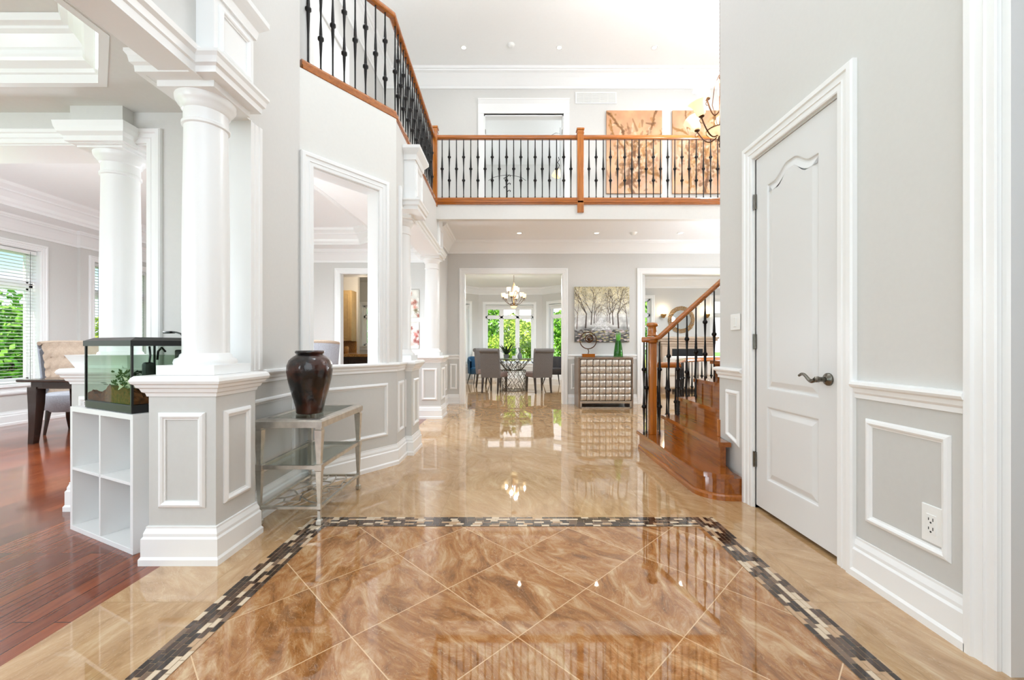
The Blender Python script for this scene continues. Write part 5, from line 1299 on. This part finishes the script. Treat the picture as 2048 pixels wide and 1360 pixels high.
m = MB(); m.lathe([(0, 0), (.05, 0), (.062, .04), (.055, .09), (.035, .12), (.038, .14), (.03, .14), (0, .12)], seg=20); m.build('jug_body', M['pot'], t)
m = MB()
for k in range(5): m.tube([(0, 0, .1), (.02*math.cos(k), .02*math.sin(k), .2), (.04*math.cos(k), .04*math.sin(k), .27)], .006, 5)
m.build('stems', M['pot'], t)
def armchair(loc, rz, label, mt_):
    t = thing('armchair', label, 'chair', loc, rz)
    m = MB(); n = 20; vs = []
    for j, (z, f) in enumerate(((.30, 1), (.45, 1.02), (.62, 1.05), (.74, 1.04), (.79, 1.0), (.79, .86), (.74, .80), (.45, .80))):
        for i in range(n+1): a = (i/n*2-1)*1.9; top = 0 if z < .6 else -.13*(abs(i/n*2-1)**3); vs.append((.31*f*math.sin(a), .29*f*math.cos(a), z+top))
    m.add(vs, [(j*(n+1)+i, j*(n+1)+i+1, (j+1)*(n+1)+i+1, (j+1)*(n+1)+i) for j in range(7) for i in range(n)], 0, True); m.build('curved_backrest', M[mt_], t, ang=60)
    m = MB(); m.lathe([(0, .28), (.27, .28), (.29, .32), (.28, .44), (.24, .47), (0, .475)], seg=28); m.build('seat', M[mt_], t)
    for x, y in ((-.19, -.19), (.19, -.19), (-.18, .18), (.18, .18)): m = MB(); m.tube([(x*1.35, y*1.35, 0), (x, y, .30)], [.010, .018], 8); m.build('leg', M['iron'], t)
armchair((-1.02, 12.2, 0), math.radians(28), 'teal blue velvet armchair with thin black legs by the left bay window', 'bluefab')
armchair((1.22, 12.1, 0), math.radians(-30), 'charcoal armchair with curved black legs behind the right dining chair', 'tealdark')
t = thing('sideboard_bench', 'pale low cabinet under the left bay window behind the dining chairs', 'cabinet', (-.98, 13.4, 0))
box_part(t, 'cabinet_body', M['sofa'], -1.30, -.55, 13.25, 13.7, .1, .98); box_part(t, 'plinth', M['sofa'], -1.28, -.57, 13.27, 13.68, 0, .1)

# ================================================================== chandeliers
def chandelier(name, label, loc, ztop, arms, shade, bowl, scale=1.0, power=40, group=None, wood_=False):
    """arms: (radius, height, count, phase)"""
    t = thing(name, label, 'chandelier', loc, group=group)
    H = ztop-loc[2]
    m = MB(); m.lathe([(0, H), (.07, H), (.065, H-.02), (.02, H-.04), (0, H-.04)], seg=20); m.build('ceiling_canopy', M['bronze'], t)
    m = MB(); z = H-.04; k = 0; top = max(a[1] for a in arms)+.24*scale
    while z > top:
        m.tube([(.009*math.cos(q)*(k % 2), .009*math.cos(q)*(1-k % 2), z-.016+.016*math.sin(q)) for q in [i*PI/4 for i in range(8)]], .0028, 5, closed=True); z -= .026; k += 1
    m.build('chain', M['bronze'], t)
    m = MB(); m.lathe([(0, -.30*scale), (.015, -.29*scale), (.02, -.26*scale), (.01, -.24*scale), (.03, -.20*scale), (.016, -.16*scale), (.012, top-.10), (.026, top-.06), (.01, top-.02), (0, top)], seg=16); m.build('stem', M['gold' if wood_ else 'bronze'], t)
    for s in range(6):       # scrolling outer rods up to the chain
        a = s*PI/3+.2; m = MB(); m.tube([(.012*math.cos(a), .012*math.sin(a), top), (.06*scale*math.cos(a), .06*scale*math.sin(a), top-.10), (.085*scale*math.cos(a), .085*scale*math.sin(a), top*.4), (.03*scale*math.cos(a), .03*scale*math.sin(a), -.05)], .005, 6)
        if s % 2 == 0: m.build('scroll_rod', M['bronze'], t)
    for (R, z, cnt, ph) in arms:
        for k in range(cnt):
            a = 2*PI*k/cnt+ph; c, s_ = math.cos(a), math.sin(a); m = MB(); P_ = []
            for i in range(13):
                q = i/12; r = R*q; zz = z-.02-.10*scale*math.sin(PI*q)*(1.1)+(-.12*scale)*(1-q); P_.append((r*c, r*s_, zz))
            m.tube(P_, .0075*scale, 6); m.lathe([(.018*scale, -.02), (.03*scale, -.008), (.03*scale, 0), (.012, .006)], (R*c, R*s_, z), 12)
            m.tube([(R*c*(1+.10*math.sin(q)/1), R*s_*(1+.10*math.sin(q)), z-.055*scale+.022*scale*math.cos(q)) for q in [i*.6 for i in range(10)]], .004, 5); ar = m.build('arm', M['bronze'], t)
            m = MB()
            if shade == 'cup': m.lathe([(.0, .0), (.03, .002), (.048, .02), (.052, .05), (.053, .10), (.050, .10), (.049, .05), (.044, .022), (.02, .006)], (R*c, R*s_, z), 20)
            else:
                mt = Matrix.Translation((R*c, R*s_, z)) @ Matrix.Rotation(.38, 4, Vector((-s_, c, 0)))
                m.lathe([(.0, .0), (.04, .004), (.055, .02), (.060, .06), (.066, .10), (.085, .145), (.112, .175), (.109, .178), (.080, .148), (.061, .10), (.054, .06), (.048, .022), (.02, .008)], seg=24, mat=mt)
            m.build('shade', M['lampglass'], t)
            if power and k % 2 == 0: light('POINT', 'chandelier_bulb', (loc[0]+R*c, loc[1]+R*s_, loc[2]+z+.20*scale), power, (.95, .95, .95), shadow_soft_size=.04)
    if bowl:
        m = MB(); R, z = bowl; m.lathe([(0, z-.07), (R*.5, z-.062), (R*.85, z-.03), (R, z), (R*.96, z), (R*.8, z-.026), (0, z-.055)], seg=28); m.build('bottom_bowl', M['lampglass'], t)
        m = MB(); m.lathe([(R*1.0, z), (R*1.03, z-.008), (R*1.03, z+.008), (R, z+.012)], seg=28); m.build('bowl_rim', M['bronze'], t)
    return t
chandelier('chandelier', 'bronze chandelier with amber cup shades over the glass dining table', (.02, 10.3, 2.30), 3.05, [(.27, .0, 6, .3), (.13, .16, 3, .9)], 'cup', (.09, -.20), .8, 16, wood_=True)
chandelier('chandelier', 'large bronze chandelier with bell shades hanging over the staircase', (2.60, 5.2, 3.93), ZC, [(.30, .0, 5, PI+.35), (.15, .30, 3, PI-.3)], 'bell', (.16, -.13), 1.15, 30)
# lamps standing in the upper bedroom
t = thing('arc_floor_lamp', 'thin black twig lamp with bowed wire arms in the upstairs bedroom', 'floor lamp', (-.13, 9.3, ZF))
m = MB(); m.lathe([(0, 0), (.13, 0), (.13, .015), (.02, .03), (0, .03)], seg=20); m.build('base', M['iron'], t)
m = MB(); m.tube([(0, 0, .02), (.01, 0, .8), (-.01, 0, 1.68)], .012, 8)
for z, s in ((1.28, 1), (1.36, -1), (1.44, 1), (1.56, -1), (1.62, 1)): m.tube([(0, 0, z), (.045*s, -.02, z+.03), (.075*s, -.02, z+.015), (.06*s, -.02, z-.01)], .010, 6)
m.build('pole', M['iron'], t)
for s in (-1, 1): m = MB(); m.tube([(0, 0, 1.66), (.16*s, 0, 1.64), (.32*s, 0, 1.60), (.42*s, 0, 1.53)], .005, 6); m.build('arm', M['iron'], t)
t = thing('pendant_lamp', 'small amber glass pendant on a scrolled iron stem in the upstairs bedroom', 'pendant lamp', (.98, 9.3, 4.96))
m = MB(); m.lathe([(.02, .12), (.05, .10), (.09, .0), (.10, -.06), (.095, -.06), (.085, 0), (.045, .09)], seg=20, mat=Matrix.Rotation(.3, 4, 'Y')); m.build('shade', M['lampglass'], t)
m = MB(); m.tube([(.04, 0, .12), (.06, 0, .2), (.02, 0, .26), (.06, 0, .32), (.04, 0, .38)], .008, 6); m.tube([(.08, 0, -.5), (.08, 0, .90), (-.02, 0, .92), (-.2, 0, .83), (-.3, 0, .76)], .004, 6)
m.tube([(.08, 0, .9), (.08, 0, 1.04)], .004, 6); m.build('stem', M['iron'], t)

# ================================================================== outdoors
mb = MB(); mb.box(-80, 80, -40, 90, -.35, -.25); 
lw = mb.build('lawn', M['lawn']); lw['kind'] = 'structure'
mb = MB(); mb.box(-20, 20, 21, 40, -.25, -.2); fd = mb.build('field', M['lawn2']); fd['kind'] = 'structure'
def tree(loc, R, H, seed, mt_, label, leaves=3500, trunk=1.0):
    rnd = random.Random(seed); t = thing('tree', label, 'tree', loc, group='trees and shrubs outside the windows')
    m = MB(); m.tube([(0, 0, 0), (.05*R, 0, trunk*.6), (0, .05*R, trunk+R*.5), (0, 0, H*.8)], [.13*R, .10*R, .07*R, .02*R], 8)
    for k in range(5): a = k*1.3; m.tube([(0, 0, trunk+R*.3), (R*.4*math.cos(a), R*.4*math.sin(a), trunk+R*.9)], [.05*R, .015*R], 6)
    m.build('trunk', M['bark'], t)
    m = MB(); lobes = [(Vector((rnd.uniform(-.5, .5)*R, rnd.uniform(-.5, .5)*R, trunk+(H-trunk)*rnd.uniform(.25, .85))), R*rnd.uniform(.38, .62)) for _ in range(11)]; vs = []; fs = []
    for k in range(leaves):
        c, r = rnd.choice(lobes); d = Vector((rnd.gauss(0, 1), rnd.gauss(0, 1), rnd.gauss(0, 1))).normalized(); p = c+d*r*rnd.uniform(.75, 1.05); s = R*.058*rnd.uniform(.7, 1.4)
        u = d.cross(Vector((rnd.gauss(0, 1), rnd.gauss(0, 1), rnd.gauss(0, 1)))).normalized(); v_ = (d+u.cross(d)*.8+Vector((rnd.gauss(0,.4),rnd.gauss(0,.4),rnd.gauss(0,.4)))).normalized()
        n = len(vs); vs += [p-u*s, p-v_*s*.6, p+u*s, p+v_*s*.9]; fs.append((n, n+1, n+2, n+3))
    m.add(vs, fs); m.build('foliage', M[mt_], t)
    return t
for i, (x, y, R, H, mt_, lab) in enumerate((
    (-1.95, 22.9, 1.4, 4.4, 'leafA', 'green rounded shrub seen in the left pane of the dining bay window'),
    (-.3, 19.8, 1.05, 3.1, 'leafB', 'yellow green shrub seen in the middle pane of the dining bay window'),
    (.85, 17.2, .95, 2.6, 'leafB', 'yellow green shrub seen in the right pane of the dining bay window'),
    (2.5, 20.3, 1.2, 3.2, 'leafA', 'dense green shrub seen through the right bay window'),
    (-4.4, 21.5, 1.6, 4.4, 'leafA', 'tall green tree seen through the left bay window'),
    (-6.6, 19.0, 1.5, 3.6, 'leafA', 'green tree outside the kitchen window'),
    (6.6, 17.5, 1.6, 3.8, 'leafA', 'green tree outside the small family room window'),
    (10.7, 17.0, 1.8, 4.4, 'leafA', 'bright green tree outside the large family room window'),
    (-15.0, 8.2, 1.8, 2.6, 'leafB', 'yellow green bush outside the window beside the tufted chair'),
    (-15.0, 12.3, 1.7, 2.5, 'leafA', 'dark green bush outside the window beside the tufted chair, farther bush'),
    (-15.0, 16.4, 1.8, 2.7, 'leafB', 'yellow green bush outside the window behind the aquarium column'),
    (-17.0, 21.0, 2.6, 3.2, 'leafA', 'distant green tree outside the window behind the aquarium column'))):
    tree((x, y, -.25), R, H, 40+i, mt_, lab, 3800, trunk=.35 if y > 16 and x > -5 or R < 1.5 else .3)
# ------------------------------------------------------------------ added fill spots under the ceilings, without fixtures
K = (.82, .92, 1)
for (x, y, z, p, c) in ((-4.6, 4.9, 3.1, 420, K), (-3.2, 4.6, 3.1, 220, K), (-3.6, .8, 2.9, 70, K),
                        (4.4, 10.0, 3.0, 240, K), (0, 8.9, 3.0, 120, K), (0, 11.9, 3.0, 320, K), (-1.8, 5.4, 6.1, 50, K), (3.6, 6.9, 6.1, 60, K), (4.3, 6.2, 3.0, 60, K)):
    if p: light('SPOT', 'ceiling_fill', (x, y, z), p, c, spot_size=math.radians(160), spot_blend=1, shadow_soft_size=.08)
# bare fill points added out of sight to brighten rooms and ceilings
for (x, y, z, p) in ((3.5, 5.9, 1.9, 90), (-2.35, 4.25, 1.6, 55), (-5.0, 3.6, 1.6, 110), (4.6, 7.0, 1.3, 100), (-1.95, 6.75, 1.2, 50), (-4.6, .9, 1.7, 40), (5.6, 9.4, 2.0, 80), (-1.9, 9.2, 1.9, 60), (2.6, 9.4, 4.8, 170), (-1.7, 9.6, 4.8, 60), (2.0, 9.0, 1.9, 50), (3.7, 5.5, 5.1, 90), (-1.95, 4.0, 5.25, 50)):
    light('POINT', 'hidden_fill', (x, y, z), p, (.84, .93, 1), shadow_soft_size=.12)
